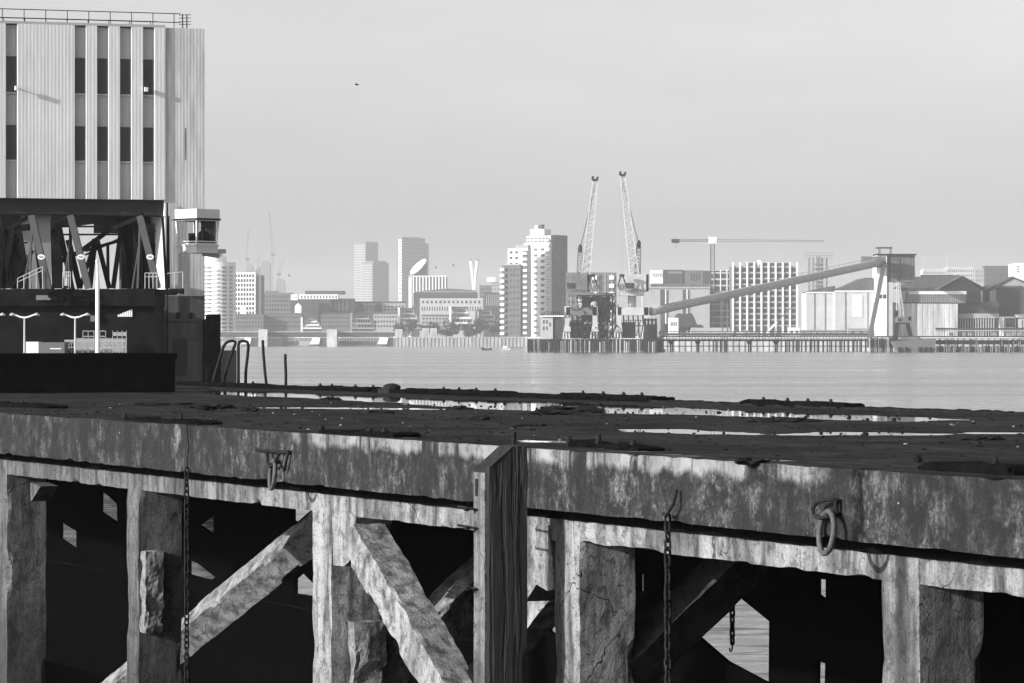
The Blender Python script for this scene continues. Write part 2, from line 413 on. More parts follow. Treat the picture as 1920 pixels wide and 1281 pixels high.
# ------------------------------------------------------------------ far buildings
class Bd:
    def __init__(s, name, label, cat, x0, xc, x1, Y, th=0, depth=None, z0=LAND, group=None):
        t = R(th); Cx, Cy = K(xc)*Y, Y
        s.W = (Cx-K(x0)*Cy)/(math.cos(t)+K(x0)*math.sin(t))
        s.D = depth if depth is not None else (K(x1)*Cy-Cx)/(math.sin(t)-K(x1)*math.cos(t))
        s.o = (Cx-s.W*math.cos(t), Cy+s.W*math.sin(t), z0)
        s.Y = Y; s.z0 = z0; s.x0 = x0; s.xc = xc; s.x1 = x1
        s.e = thing(name, label, cat, s.o, -t, group)
    def u(s, px): return (px-s.x0)/(s.xc-s.x0)*s.W
    def h(s, py): return Hh(py, s.Y)-s.z0
    def box(s, name, u0, u1, v0, v1, w0, w1, mat, parent=None):
        return MB().box(u0, u1, v0, v1, w0, w1).obj(name, mat, parent or s.e)
    def body(s, ytop, mat, name='wall', px0=None, px1=None, ybot=None, v0=0, v1=None):
        return s.box(name, 0 if px0 is None else s.u(px0), s.W if px1 is None else s.u(px1), v0, s.D if v1 is None else v1,
                     -.5 if ybot is None else s.h(ybot), s.h(ytop), mat)
    def grid(s, u0, u1, w0, w1, nu, nw, fw, fh, mat, name='window', face='front', proud=.12, skip=0, cap=100, v=0):
        du, dw = (u1-u0)/nu, (w1-w0)/nw; a, b = du*fw/2, dw*fh/2
        if face == 'front': m = MB().box(-a, a, -proud, proud, -b, b)
        else: m = MB().box(-proud, proud, -a, a, -b, b)
        pos = []
        for j in range(nw):
            for i in range(nu):
                if skip and random.random() < skip: continue
                c = u0+(i+.5)*du; z = w0+(j+.5)*dw
                pos.append((c, v, z) if face == 'front' else (s.W+v, c, z))
        cap = min(cap, 100-s.nwin) if hasattr(s, 'nwin') and name == 'window' else cap
        first = pos[:cap]; rest = pos[cap:]
        if first:
            o = m.obj(name, mat, s.e); o.location = first[0]; rep(o, first[1:])
        if name == 'window': s.nwin = getattr(s, 'nwin', 0)+len(first)
        if rest:
            r = MB()
            for p in rest:
                if face == 'front': r.box(p[0]-a, p[0]+a, p[1]-proud, p[1]+proud, p[2]-b, p[2]+b)
                else: r.box(p[0]-proud, p[0]+proud, p[1]-a, p[1]+a, p[2]-b, p[2]+b)
            r.obj(name, mat, s.e)['kind'] = 'stuff'
    def bands(s, u0, u1, w0, w1, n, mat, name='balcony', face='front', proud=1.2, frac=.45):
        dw = (w1-w0)/n
        if face == 'front': m = MB().box(u0, u1, -proud, 0, -dw*frac/2, dw*frac/2)
        else: m = MB().box(0, proud, u0, u1, -dw*frac/2, dw*frac/2)
        x = 0 if face == 'front' else s.W
        pos = [(x, 0, w0+(j+.5)*dw) for j in range(n)]
        o = m.obj(name, mat, s.e); o.location = pos[0]; rep(o, pos[1:])

# 1 round white tower
Y = 2900
t = thing('residential_tower', 'rounded white tower of flats with ribbed balconies beside the control cab', 'tower block', (K(404)*Y, Y+12, LAND))
Rr = 36/F*Y; hT = Hh(492, Y)-LAND
MB().cyl(0, 0, -.5, hT, Rr, 40).obj('wall', MWH, t, smooth=False)
MB().cyl(-3, 0, hT, hT+4.5, Rr*.72, 32).obj('upper_storey', MWH, t)
MB().cyl(-2, 0, hT+4.5, hT+7, Rr*.45, 20).obj('plant_room', MWH2, t)
nf = 17; dz = (hT-6)/nf
mb = MB()
for j in range(24):
    a = R(196+j*3.4); b_ = R(196+(j+1)*3.4)
    for q, (r0, z0_, z1_) in enumerate(((Rr+1.1, -.6, .6),)):
        A = [(math.cos(x)*r, math.sin(x)*r) for x in (a, b_) for r in (Rr-.5, r0)]
        mb.add([(A[0][0],A[0][1],z0_),(A[1][0],A[1][1],z0_),(A[3][0],A[3][1],z0_),(A[2][0],A[2][1],z0_),
                (A[0][0],A[0][1],z1_),(A[1][0],A[1][1],z1_),(A[3][0],A[3][1],z1_),(A[2][0],A[2][1],z1_)],
               [(0,3,2,1),(4,5,6,7),(0,1,5,4),(1,2,6,5),(2,3,7,6),(3,0,4,7)])
o = mb.obj('balcony', MWH, t); o.location = (0, 0, 3); rep(o, [(0, 0, 3+dz*k) for k in range(1, nf)])
for a in [R(x) for x in (214, 232, 250)]+[R(x) for x in (298, 322)]:
    c = Vector((math.cos(a)*(Rr-.1), math.sin(a)*(Rr-.1), 0)); tt = Vector((-math.sin(a), math.cos(a), 0))
    o = MB().beam(c-tt*1.9, c+tt*1.9, 1.8, .6).obj('window', MGL2, t); o.location = (0, 0, 5); rep(o, [(0, 0, 5+dz*k) for k in range(1, nf)])

# 2 white grid block
b = Bd('office_block', 'white square gridded block right of the rounded white tower', 'building', 438, 479, 0, 3100, 8, depth=16)
b.body(511, MWH); b.grid(.8, b.W-.8, b.h(600), b.h(513), 7, 10, .66, .66, MGL)
b.box('side_wing', b.W, b.W+4, 2, 16, -.5, b.h(516), MMG)
# hazy towers and luffing cranes far behind
for (x0, x1, yt, lab) in ((463,473,500,'faint low tower far behind the gridded block'), (481,488,508,'faint narrow tower left of the domed hazy tower'),
                          (489,506,494,'faint hazy tower with rounded top behind the terraces'), (517,533,528,'faint low stepped block right of the hazy luffing cranes')):
    b = Bd('distant_tower', lab, 'tower block', x0, x1, 0, 7800, 0, depth=40); b.body(yt, MMG)
    MB().prism([(0, b.h(yt)), (b.W, b.h(yt)), (b.W*.75, b.h(yt)+6), (b.W*.3, b.h(yt)+7)], 5, 35).obj('roof', MMG, b.e)
    b.grid(2, b.W-2, b.h(590), b.h(yt+4), 4, 9, .6, .5, MGL2, proud=.4)
def luffer(xb, yb, xt, yt, xm, lab):
    Y = 7400; t = thing('luffing_crane', lab, 'crane', (K(xb)*Y, Y, LAND), group=None)
    q = lambda x, y: Vector((K(x)*Y-K(xb)*Y, 0, Hh(y, Y)-LAND))
    MB().lattice(q(xb, 600), q(xb, yb), 2.6, 2.6, 26, .42, .25).obj('mast', MSTG, t)
    MB().lattice(q(xb, yb), q(xt, yt), 2.6, 1.2, 18, .4, .22).obj('jib', MSTG, t)
    MB().box(q(xb, yb).x-3, q(xb, yb).x+5, -2, 2, q(xb, yb).z-2, q(xb, yb).z+2.5).obj('cab', MST, t)
    MB().tube(q(xb, yb)+Vector((4, 0, 2)), q(xm, yb-12), .4, 4).tube(q(xm, yb-12), q(xt, yt), .2, 3).obj('stay', MSTG, t)
luffer(463, 487, 466, 432, 460, 'faint crane with near upright jib, leftmost of the hazy cranes')
luffer(482, 508, 487, 478, 479, 'short faint crane left of the domed hazy tower')
luffer(511, 478, 505, 396, 515, 'tallest faint luffing crane, leaning left in the haze')
luffer(522, 515, 533, 483, 519, 'faint crane with jib leaning right above the low roofs')

# 7 twin banded tower, 8 curved tower
b = Bd('banded_tower', 'hazy tall tower with striped lit face, left of the twin pair', 'tower block', 665, 686, 709, 6400, 38)
b.body(455, MMG); b.bands(0, b.W, b.h(585), b.h(458), 26, MLG, 'floor_band', 'front', 1.6, .45)
b.box('roof', .5, b.W-.5, .5, b.D-.5, b.h(455), b.h(455)+1.5, MMG)
b = Bd('banded_tower', 'hazy shorter striped tower in front of its taller twin', 'tower block', 679, 699, 729, 6200, 38)
b.body(493, MMG); b.bands(0, b.W, b.h(585), b.h(495), 19, MLG, 'floor_band', 'front', 1.6, .45)
b.box('roof', 1, b.W*.8, 8, b.D-.5, b.h(493), b.h(489), MMG)
b = Bd('glass_tower', 'broad hazy grey tower with bright left edge and stepped right shoulder', 'tower block', 748, 754, 797, 6200, 38)
b.body(446, MDG); b.bands(0, b.W, b.h(575), b.h(448), 26, MWH, 'floor_band', 'front', 1.2, .6)
b.grid(2, b.D-2, b.h(575), b.h(450), 6, 16, .6, .45, MGL2, face='right', proud=.3)
b.box('shoulder', 4, b.W-2, b.D, b.D+12, -.5, b.h(455), MMG)
b.box('crown', 2, b.W-2, 3, b.D-6, b.h(446), b.h(444), MLG)
# 9 slanted white ellipse building
Y = 4200; t = thing('slanted_dish_building', 'leaning white oval roof disc above the finned block', 'building', (K(785)*Y, Y, LAND))
cc = P(785, 501, Y)-Vector(t.location); vs = []
ax = Vector((14.5/F*Y, 0, 13.5/F*Y)); ay = Vector((-2.4, 8, 2.6)); nn = ax.cross(ay).normalized()
mb = MB(); ring = [cc+ax*math.cos(a)+ay*math.sin(a) for a in [2*math.pi*i/32 for i in range(32)]]
mb.add(ring+[p-nn*-1.2 for p in ring], [tuple(range(32)), tuple(range(63, 31, -1))]+[(i, i+32, (i+1) % 32+32, (i+1) % 32) for i in range(32)])
mb.obj('roof_disc', MWH, t)
MB().add([cc+Vector((-8,2,-8)), cc+Vector((9,2,6)), cc+Vector((9,2,-cc.z)), cc+Vector((-8,2,-cc.z)),
          cc+Vector((-8,12,-8)), cc+Vector((9,12,6)), cc+Vector((9,12,-cc.z)), cc+Vector((-8,12,-cc.z))],
         [(0,3,2,1),(4,5,6,7),(0,1,5,4),(1,2,6,5),(2,3,7,6),(3,0,4,7)]).obj('wall', MMG, t)
# 10 finned block
b = Bd('finned_block', 'white block with tall vertical fins below the leaning oval roof', 'building', 766, 838, 0, 3700, 0, depth=22)
b.body(519, MMG); b.grid(b.u(772), b.W, b.h(575), b.h(519), 11, 1, .42, 1.0, MWH, 'fin', proud=.8)
b.box('end_wall', 0, b.u(772), -1, 22, -.5, b.h(516), MWH); b.box('roof', 0, b.W, -1, 22, b.h(519)+.02, b.h(517), MWH)
# 11 cable-car pylon and gondolas
Y = 5200; t = thing('cable_car_pylon', 'white forked cable car pylon standing above the long roofs', 'pylon', (K(889)*Y, Y, LAND))
q = lambda x, y: Vector((K(x)*Y-K(889)*Y, 0, Hh(y, Y)-LAND))
MB().path([q(888.5, 600), q(888, 545), q(886.5, 520), q(883, 490)], [1.6, 1.8, 1.9, 2.6], 8).obj('strut', MWH, t)
MB().path([q(889.5, 600), q(890, 545), q(891.5, 520), q(895, 490)], [1.6, 1.8, 1.9, 2.6], 8).obj('strut', MWH, t)
MB().box(q(880,0).x, q(885,0).x, -3, 3, q(0,488).z, q(0,486).z).box(q(893,0).x, q(898,0).x, -3, 3, q(0,488).z, q(0,486).z).obj('saddle', MSTG, t)
for (x, y, lab) in ((817, 499, 'tiny dark cable car cabin nearest the broad hazy tower'), (850, 494.5, 'tiny dark cable car cabin hanging midway to the forked pylon'),
                    (542, 514, 'tiny dark cable car cabin left of the twin hazy towers')):
    t = thing('gondola', lab, 'cable car', P(x, y, 5200), 0, 'cable car cabins')
    MB().blob((0,0,-2), (1.4,1.4,1.6), 8, 0).obj('cabin', MST, t); MB().tube((0,0,-.6), (0,0,2.2), .25, 4).obj('hanger', MST, t)

def wgr(b, n, m, y0, y1, mat=MGL, fw=.55, fh=.5, **k): b.grid(.5, b.W-.5, b.h(y1), b.h(y0), n, m, fw, fh, mat, **k)
# low-rise
b = Bd('long_hall', 'long dark arched hall behind the white windowed row', 'building', 775, 895, 0, 3600, 0, depth=30)
b.body(549, MDG); MB().prism([(0, b.h(549)), (b.W, b.h(549)), (b.W*.98, b.h(544.5)), (b.W*.55, b.h(541)), (b.W*.1, b.h(546))], 0, 30).obj('roof', MRF, b.e)
b.grid(0, b.W, b.h(549), b.h(545), 30, 1, .4, .5, MWH2, 'roof_light', proud=.3); b.grid(0, b.W, b.h(572), b.h(551), 14, 2, .5, .5, MGL)
b = Bd('apartment_row', 'long white row with square dark windows left of the tall flats', 'building', 787, 905, 0, 3300, 0, depth=20)
b.body(561, MWH2); b.grid(1, b.W-1, b.h(570), b.h(563), 14, 1, .42, .7, MGL); b.grid(1, b.W-1, b.h(584), b.h(574), 24, 1, .35, .8, MGL)
b.box('parapet', 0, b.W, -.3, 20, b.h(561), b.h(560), MWH)
b = Bd('small_block', 'grey box block beside the forked pylon', 'building', 899, 922, 0, 3900, 0, depth=20); b.body(535, MMG); wgr(b, 5, 3, 538, 560)
b = Bd('rooftop_block', 'pale hazy block with white panel left of the tall flats', 'building', 921, 942, 0, 4300, 0, depth=20); b.body(529, MLG)
b.box('sign_panel', b.u(913), b.u(929), -2, -1, b.h(529), b.h(520), MWH); wgr(b, 4, 4, 532, 560, MGL2)
b = Bd('brick_block', 'dark brick block with upright slots left of the tall flats', 'building', 908, 940, 0, 3250, 0, depth=20)
b.body(549, MDG); b.grid(1, b.W-1, b.h(575), b.h(551), 7, 1, .35, .9, MLG, 'panel'); b.grid(1, b.W-1, b.h(598), b.h(578), 6, 2, .5, .5, MGL)
b = Bd('dark_block', 'low dark block with flat roof behind the left terraces', 'building', 446, 480, 0, 3250, 0, depth=20); b.body(556, MDG); wgr(b, 6, 3, 560, 580, MGL2)
b = Bd('brick_block', 'grey brick block behind the terraces left of the piano windowed hall', 'building', 480, 548, 0, 3350, 0, depth=20); b.body(549, MMG); wgr(b, 12, 4, 552, 585)
b.box('plant_room', b.u(497), b.u(520), 4, 12, b.h(549), b.h(545), MMG)
b = Bd('brick_block', 'dark hall with white upper storey of narrow windows', 'building', 546, 622, 0, 3200, 0, depth=20); b.body(561, MDG)
b.box('upper_storey', b.u(561), b.u(634), .5, 18, b.h(561), b.h(552), MWH); b.grid(b.u(563), b.u(633), b.h(560), b.h(554), 12, 1, .35, .85, MGL, v=.5)
b.box('roof', b.u(572), b.u(646), 3, 18, b.h(552), b.h(545.5), MDG); b.grid(b.u(574), b.u(644), b.h(551), b.h(547), 16, 1, .4, .6, MGL2, v=3)
b = Bd('white_box_house', 'small bright white cube on the roofs left of the dark hall', 'building', 545, 558, 0, 3180, 0, depth=8); b.body(552, MWH, ybot=563); b.box('base', 0, b.W, 0, 8, -.5, b.h(563), MDG); b.grid(.5, b.W-.5, b.h(562), b.h(554), 3, 1, .3, .4, MGL2)
b = Bd('striped_block', 'grey block with upright light stripes right of the dark hall', 'building', 617, 664, 0, 3210, 0, depth=20); b.body(560, MMG)
b.grid(0, b.W*.8, b.h(583), b.h(562), 5, 1, .42, 1, MLG, 'pilaster', proud=.5); b.grid(b.W*.1, b.W*.9, b.h(583), b.h(562), 5, 4, .25, .5, MGL, v=-.1)
b = Bd('vaulted_hall', 'low hall with dark rounded gables under the twin hazy towers', 'building', 664, 760, 0, 3230, 0, depth=20); b.body(568, MLG); wgr(b, 14, 2, 572, 584)
for x in (668, 702): MB().prism([(b.u(x)+b.u(676)*0, b.h(584)), (b.u(x+14), b.h(584))]+[(b.u(x+7)+b.u(672)*.85*math.cos(a), b.h(578)+4.5*math.sin(a)) for a in [R(i*22.5) for i in range(9)]], -1.2, 4).obj('gable', MDG, b.e)
b.box('roof', b.u(664), b.W, -.5, 20, b.h(568), b.h(565.5), MDG)

# terraces along the bank
def terrace(x0, x1, yt, Y, lab, mat=MMG, n=8, name='terrace_row', roof=MRF):
    b = Bd(name, lab, 'houses', x0, x1, 0, Y, 0, depth=12)
    b.body(yt+2.5, mat); MB().prism([(-.3, b.h(yt+2.5)), (b.W+.3, b.h(yt+2.5)), (b.W-1, b.h(yt)), (1, b.h(yt))], -.6, 12.5).obj('roof', roof, b.e)
    b.grid(.5, b.W-.5, b.h(616), b.h(yt+4), n, 3, .5, .42, MGL); return b
terrace(438, 494, 589, 3050, 'grey brick terrace nearest the rounded white tower', n=10)
terrace(494, 566, 587, 3060, 'grey brick terrace between the white cube and stepped white balconies', n=14)
terrace(602, 662, 588, 3060, 'grey terrace between the two stepped white houses', n=11)
terrace(700, 752, 586, 3070, 'paler terrace right of the second stepped white house', MLG, 9)
def stepped(x0, x1, yt, Y, lab, n=3, mat=MWH):
    b = Bd('stepped_house', lab, 'house', x0, x1, 0, Y, 0, depth=16, group='stepped white riverside houses')
    hh = (b.h(yt)-b.h(617))/n
    for k in range(n):
        b.box('storey', b.W*.02*k, b.W*(1-.13*k), -3+2.2*k, 14, b.h(617)+hh*k-(.5 if k == 0 else 0), b.h(617)+hh*(k+1)-.02, MLG)
        b.box('balcony', b.W*.02*k, b.W*(1-.13*k)+.6, -4.5+2.2*k, -3.02+2.2*k, b.h(617)+hh*k+.0, b.h(617)+hh*k+1.1, mat)
        b.grid(b.W*.25, b.W*(.95-.13*k), b.h(617)+hh*k+1.2, b.h(617)+hh*(k+1)-.3, 5, 1, .6, .8, MGL, v=-3.1+2.2*k)
    b.box('end_wall', -1.5, -.02, -4, 12, -.5, b.h(yt-3), mat)
    MB().prism([(-1.5, b.h(yt)), (b.W*.7, b.h(yt)), (b.W*.6, b.h(yt-2.5)), (0, b.h(yt-3))], 3, 13).obj('roof', MRF, b.e)
stepped(568, 602, 598, 2980, 'white stepped balcony house left of the first pier gap')
stepped(661, 701, 590, 2980, 'white stepped balcony house with tall white end wall')
stepped(750, 792, 580, 3000, 'white stepped house with balconies left of the riverside trees', 4)
stepped(846, 893, 578, 3010, 'white stepped house behind the middle of the riverside trees', 4)
stepped(895, 938, 583, 3030, 'pale stepped house hard against the tall flats', 4, MWH2)
terrace(790, 848, 590, 3040, 'low pale terrace behind the riverside trees', MLG, 9)
for (x, y, lab) in ((456, 574, 'tiny white pointed cabin among the left terraces'), (559, 571, 'tiny white pointed cabin below the white cube')):
    Y = 3066; t = thing('rooftop_pavilion', lab, 'pavilion', (K(x)*Y, Y, Hh(588, Y)))
    zt = Hh(y-3, Y)-Hh(588, Y); MB().box(-2.6, 2.6, -2, 2, -.5, zt-3).obj('wall', MWH, t)
    MB().add([(-3,-2.5,zt-3),(3,-2.5,zt-3),(3,2.5,zt-3),(-3,2.5,zt-3),(0,0,zt)], [(0,1,4),(1,2,4),(2,3,4),(3,0,4),(0,3,2,1)]).obj('roof', MWH, t)

# 17 tall flats
b = Bd('tall_flats', 'tallest white block of flats with dark right flank behind the jetty', 'tower block', 982, 1030, 1061, 2820, 34)
b.body(456, MWH)
b.box('upper_storey', b.u(984), b.W, 2, b.D, b.h(456), b.h(441.5), MWH2)
b.box('dark_flank', b.W, b.W+1.2, 3.5, b.D+.3, -.5, b.h(440.5), MDG)
b.box('penthouse', b.u(990), b.u(1016), 3, 12, b.h(441.5), b.h(429), MWH); b.box('tank', b.u(997), b.u(1003), 4, 7, b.h(429), b.h(422), MWH); b.box('vent', b.u(1007), b.u(1011), 4, 7, b.h(429), b.h(420.5), MDG)
b.grid(b.u(985), b.u(1024), b.h(630), b.h(462), 3, 15, .55, .42, MGL); b.grid(b.u(984), b.u(1027), b.h(455), b.h(444), 6, 2, .6, .45, MGL, v=2)
b.bands(b.u(1023), b.W+.5, b.h(630), b.h(445), 17, MWH, 'balcony', 'front', 2, .3); b.grid(b.u(1023), b.W-.2, b.h(630), b.h(445), 1, 17, .9, .5, MGL)
b.grid(5, b.D-3, b.h(630), b.h(448), 3, 16, .4, .4, MGL, face='right', proud=.1, cap=40, v=1.25)
b = Bd('tall_flats', 'white middle block of flats stepping up to the tallest', 'tower block', 952, 990, 994, 2800, 10, depth=14)
b.body(466, MWH); b.box('roof', b.u(966), b.u(990), 1, 12, b.h(466), b.h(459), MLG); b.grid(b.u(953), b.u(974), b.h(500), b.h(468), 2, 3, .5, .4, MGL)
b.box('balcony_shaft', b.u(980), b.u(989), -.8, 0, -.5, b.h(470), MMG); b.bands(b.u(978), b.u(989), b.h(630), b.h(470), 15, MWH, 'balcony', 'front', 2.2, .45)
b = Bd('tall_flats', 'lower grey block of flats with white corner balconies on its left', 'tower block', 941, 976, 979, 2775, 8, depth=12)
b.body(497, MMG); b.box('roof', 1, b.W-1, 1, 11, b.h(497), b.h(495), MWH2); b.grid(b.u(947), b.u(975), b.h(630), b.h(500), 4, 12, .42, .38, MDG)
b.bands(b.u(938), b.u(946), b.h(631), b.h(500), 12, MWH, 'balcony', 'front', 2, .5)

# trees
def tree(x0, x1, yt, Y, lab, name='riverside_tree', shrub=False):
    cx = (x0+x1)/2; t = thing(name, lab, 'tree', (K(cx)*Y, Y, LAND), 0, 'trees and shrubs on the far bank')
    h = Hh(yt-3, Y)-LAND; rw = (x1-x0)/2/F*Y*1.25; rnd = random.Random(int(x0*7+yt))
    tr = MB().tube((0,0,-.3), (rnd.uniform(-.5,.5),0,h*.55), .45, 6, .2)
    for k in range(3): tr.tube((0,0,h*(.25+.1*k)), (rnd.uniform(-.5,.5)*rw, rnd.uniform(-.4,.4)*rw, h*(.6+.1*k)), .22, 5, .08)
    tr.obj('trunk', MTRK, t)
    cr = MB(); lobes = [(rnd.uniform(-.6,.6)*rw, rnd.uniform(-.5,.5)*rw, h*rnd.uniform(.3,.74), rnd.uniform(.3,.5)) for _ in range(7)]
    for (lx, ly, lz, lr) in lobes:
        for _ in range(110):
            d = Vector((rnd.gauss(0,1), rnd.gauss(0,1), rnd.gauss(0,1))).normalized()*rnd.uniform(.5,1)
            p = Vector((lx, ly, lz))+Vector((d.x*lr*rw, d.y*lr*rw, d.z*lr*h*.55)); p.z = max(.2, min(p.z, h))
            s = rnd.uniform(.35,.8); a = Vector((rnd.uniform(-1,1), rnd.uniform(-1,1), rnd.uniform(-1,1))).normalized(); c = a.orthogonal().normalized(); e = a.cross(c)
            cr.add([p-c*s, p+e*s, p+c*s, p-e*s*.7], [(0,1,2,3)])
    cr.obj('crown', MTREE, t)
lt = ['dark rounded tree left of the pale containers', 'spiky dark tree nearest the stepped white house', 'bushy tree directly behind the pale containers', 'grey tree above the right container',
      'dark clump of tree in the middle of the bank', 'broad pale bush right of the dark clump', 'tall loose bush left of the tall flats', 'low bush at the foot of the corner balconies',
      'low shrub between bushes on the river wall', 'small dark shrub at the centre of the wall']
for i, (x0, x1, yt, Y) in enumerate(((740,765,604,2900),(762,782,598,2880),(784,812,601,2900),(806,832,606,2890),(830,862,598,2900),(856,890,600,2880),(884,918,595,2880),(912,940,600,2870),(820,850,612,2860),(868,905,614,2860))):
    tree(x0, x1, yt, Y, lt[i])
for i, (x0, x1, yt, Y) in enumerate(((1238,1262,607,2300),(1258,1292,604,2350),(1288,1315,608,2320))):
    tree(x0, x1, yt, Y, ['dark bush right of the jetty end', 'dark bush below the storage silos', 'low bush left of the pale mound'][i])
for (x0, x1, lab) in ((791,804,'pale container on the river wall, left of the pair'), (806,819,'pale container on the river wall, right of the pair')):
    b = Bd('shipping_container', lab, 'container', x0, x1, 0, 2770, 0, depth=3, group='pair of pale containers')
    b.body(616, MWH2, 'body'); b.box('door', b.W*.2, b.W*.8, -.1, 0, .3, b.h(618), MLG); b.box('roof', -.15, b.W+.15, -.15, 3.1, b.h(616), b.h(615.3), MLG)

# ------------------------------------------------------------------ flood barrier piers
Y0 = 2840
t = thing('flood_barrier', 'flood barrier with pale piers and dark deck across the left side channel', 'barrier', (K(560)*Y0, Y0-20, 0))
q = lambda x: K(x)*Y0-K(560)*Y0
MB().box(q(340), q(745), 0, 6, Hh(632, Y0), Hh(623.5, Y0)).obj('deck', MDG, t)
MB().box(q(340), q(745), -.4, -.1, Hh(623, Y0), Hh(621.5, Y0)).obj('parapet', MLG, t)
for (x0, x1) in ((489,506),(616,635),(743,756)):
    MB().rbox((q(x0), q(x1), -9, 8, -1, Hh(618, Y0)), (2,5,3), .35, .2).obj('pier', MWH2, t)
for (x0, x1) in ((462,476),(588,604),(713,730)):
    s = MB(); n = 8
    pts = [(q(x0)+(q(x1)-q(x0))*(i/n), 0) for i in range(n+1)]
    MB().prism([(q(x0)-1.5, Hh(645.5,Y0)), (q(x1)-1, Hh(645.5,Y0)), (q(x1), Hh(634,Y0)), (q(x0)+.8, Hh(633,Y0))], -7, -1).obj('gate_arm', MWH, t)
    MB().box(q(x1)-1, q(x1)+12*Y0/F, -6, 6, -.5, Hh(633,Y0)).obj('housing', MDG, t)
    MB().box(q(x0)-2, q(x0)+8, -5, -2, Hh(650,Y0), Hh(646,Y0)).obj('sill', MMG, t)
for (x0, x1) in ((505,616),(635,713),(395,462)):
    MB().box(q(x0)+.5, q(x1)-.5, 3, 4, Hh(648,Y0), Hh(640,Y0)).obj('gate', MLG, t)
mb = MB()
for x in range(532, 556, 3): mb.box(q(x), q(x)+.6, 1, 2, -1, Hh(632,Y0))
for x in range(640, 712, 3): mb.box(q(x), q(x)+.5, 1, 2, -1, Hh(632,Y0))
mb.obj('fender', MMG, t)

# ------------------------------------------------------------------ right bank buildings
b = Bd('silo_building', 'white topped dark building left of the tower crane mast', 'building', 1221, 1330, 0, 2700, 0, depth=22)
b.body(532, MMG); b.box('white_wing', b.u(1221), b.u(1243), -.5, 18, b.h(532), b.h(507), MWH); b.grid(b.u(1223), b.u(1243), b.h(520), b.h(512), 6, 1, .4, .8, MGL2, v=-.5)
b.box('upper_storey', b.u(1244), b.u(1280), -.3, 18, b.h(532), b.h(506), MDG); b.box('upper_storey', b.u(1280), b.u(1318), .5, 18, b.h(532), b.h(507), MMG)
b.box('upper_storey', b.u(1318), b.u(1331), -.3, 18, b.h(532), b.h(508), MDG)
b.grid(b.u(1253), b.u(1279), b.h(514), b.h(508), 9, 1, .4, .6, MWH2, v=-.4); b.grid(b.u(1294), b.u(1314), b.h(528), b.h(510), 4, 1, .35, .8, MGL, v=.4)
b.grid(b.u(1222), b.u(1330), b.h(540), b.h(534), 22, 1, .5, .6, MDG, v=0)
b = Bd('storage_silos', 'broad light grey silos with dark slots above the conveyor foot', 'silo', 1205, 1330, 0, 2500, 0, depth=25)
b.body(541, MLG); b.box('roof', -.5, b.W+.5, -.8, 25, b.h(541)+.02, b.h(538), MWH2)
for (x0, x1) in ((1238,1247),(1280,1287)): b.box('recess_panel', b.u(x0), b.u(x1), -.25, 0, 0, b.h(543), MDG)
for x in (1247,1287): b.box('pilaster', b.u(x)+.05, b.u(x+2), -1, 0, 0, b.h(543), MWH)
b.grid(0, b.W, b.h(541), b.h(538.5), 24, 1, .3, .6, MMG, 'vent', v=-.85)
b = Bd('shed', 'small pale shed with dark gable roof left of the long mound', 'shed', 1255, 1308, 0, 2100, 0, depth=14)
b.box('wall', 0, b.u(1272), 0, 14, -.5, b.h(596), MWH); MB().prism([(b.u(1268), b.h(612)), (b.u(1308), b.h(612)), (b.u(1304), b.h(600)), (b.u(1298), b.h(588)), (b.u(1271), b.h(588)), (b.u(1266), b.h(594))], .2, 13).obj('roof', MDG, b.e)
b.grid(.5, b.u(1270), b.h(612), b.h(603), 4, 1, .4, .8, MGL)
b = Bd('grid_apartments', 'wide block of flats with tall white dividing walls and balconies', 'tower block', 1370, 1494, 0, 2500, 0, depth=18)
b.body(499, MMG)
mb = MB().box(-.55, .55, -2.6, 0, 0, b.h(492)); o = mb.obj('dividing_wall', MWH, b.e); xs = [b.u(1374+i*13.35) for i in range(10)]; o.location = (xs[0],0,0); rep(o, [(x,0,0) for x in xs[1:]])
b.grid(b.u(1375), b.u(1493), b.h(612), b.h(502), 9, 10, .62, .5, MGL)
nfl = 10; dz = (b.h(502)-b.h(612))/nfl; mb = MB().box(b.u(1376), b.u(1492), -1.8, -.3, -.5, .5)
o = mb.obj('balcony', MLG, b.e); o.location = (0,0,b.h(612)+.5); rep(o, [(0,0,b.h(612)+.5+dz*k) for k in range(1, nfl+1)])
b.box('plant_room', b.u(1400), b.u(1480), 4, 14, b.h(499), b.h(493), MDG); b.box('tank', b.u(1421), b.u(1427), 2, 5, b.h(499), b.h(488), MWH)
b = Bd('grid_apartments', 'left wing of flats with white slabs behind the tower crane mast', 'tower block', 1333, 1369, 0, 2520, 0, depth=16)
b.body(508, MDG); b.bands(0, b.W, b.h(612), b.h(506), 9, MWH2, 'floor_slab', 'front', 1.2, .22)
b.grid(0, b.W, b.h(612), b.h(506), 3, 1, .12, 1, MWH, 'column', proud=1.5); b.grid(.5, b.W-.5, b.h(612), b.h(508), 4, 9, .6, .4, MGL2)
# tower block behind left crane
b = Bd('apartment_block', 'grey block with white balconies seen between the jetty cranes', 'tower block', 1062, 1156, 0, 2650, 0, depth=18)
b.body(511, MMG); b.grid(b.u(1064), b.u(1154), b.h(620), b.h(513), 12, 9, .45, .45, MGL)
b.grid(b.u(1064), b.u(1154), b.h(620), b.h(513), 7, 1, .12, 1, MLG, 'pilaster', proud=.5)
for x in (1110, 1142): b.bands(b.u(x), b.u(x+9), b.h(620), b.h(513), 7, MWH, 'balcony', 'front', 2, .5)

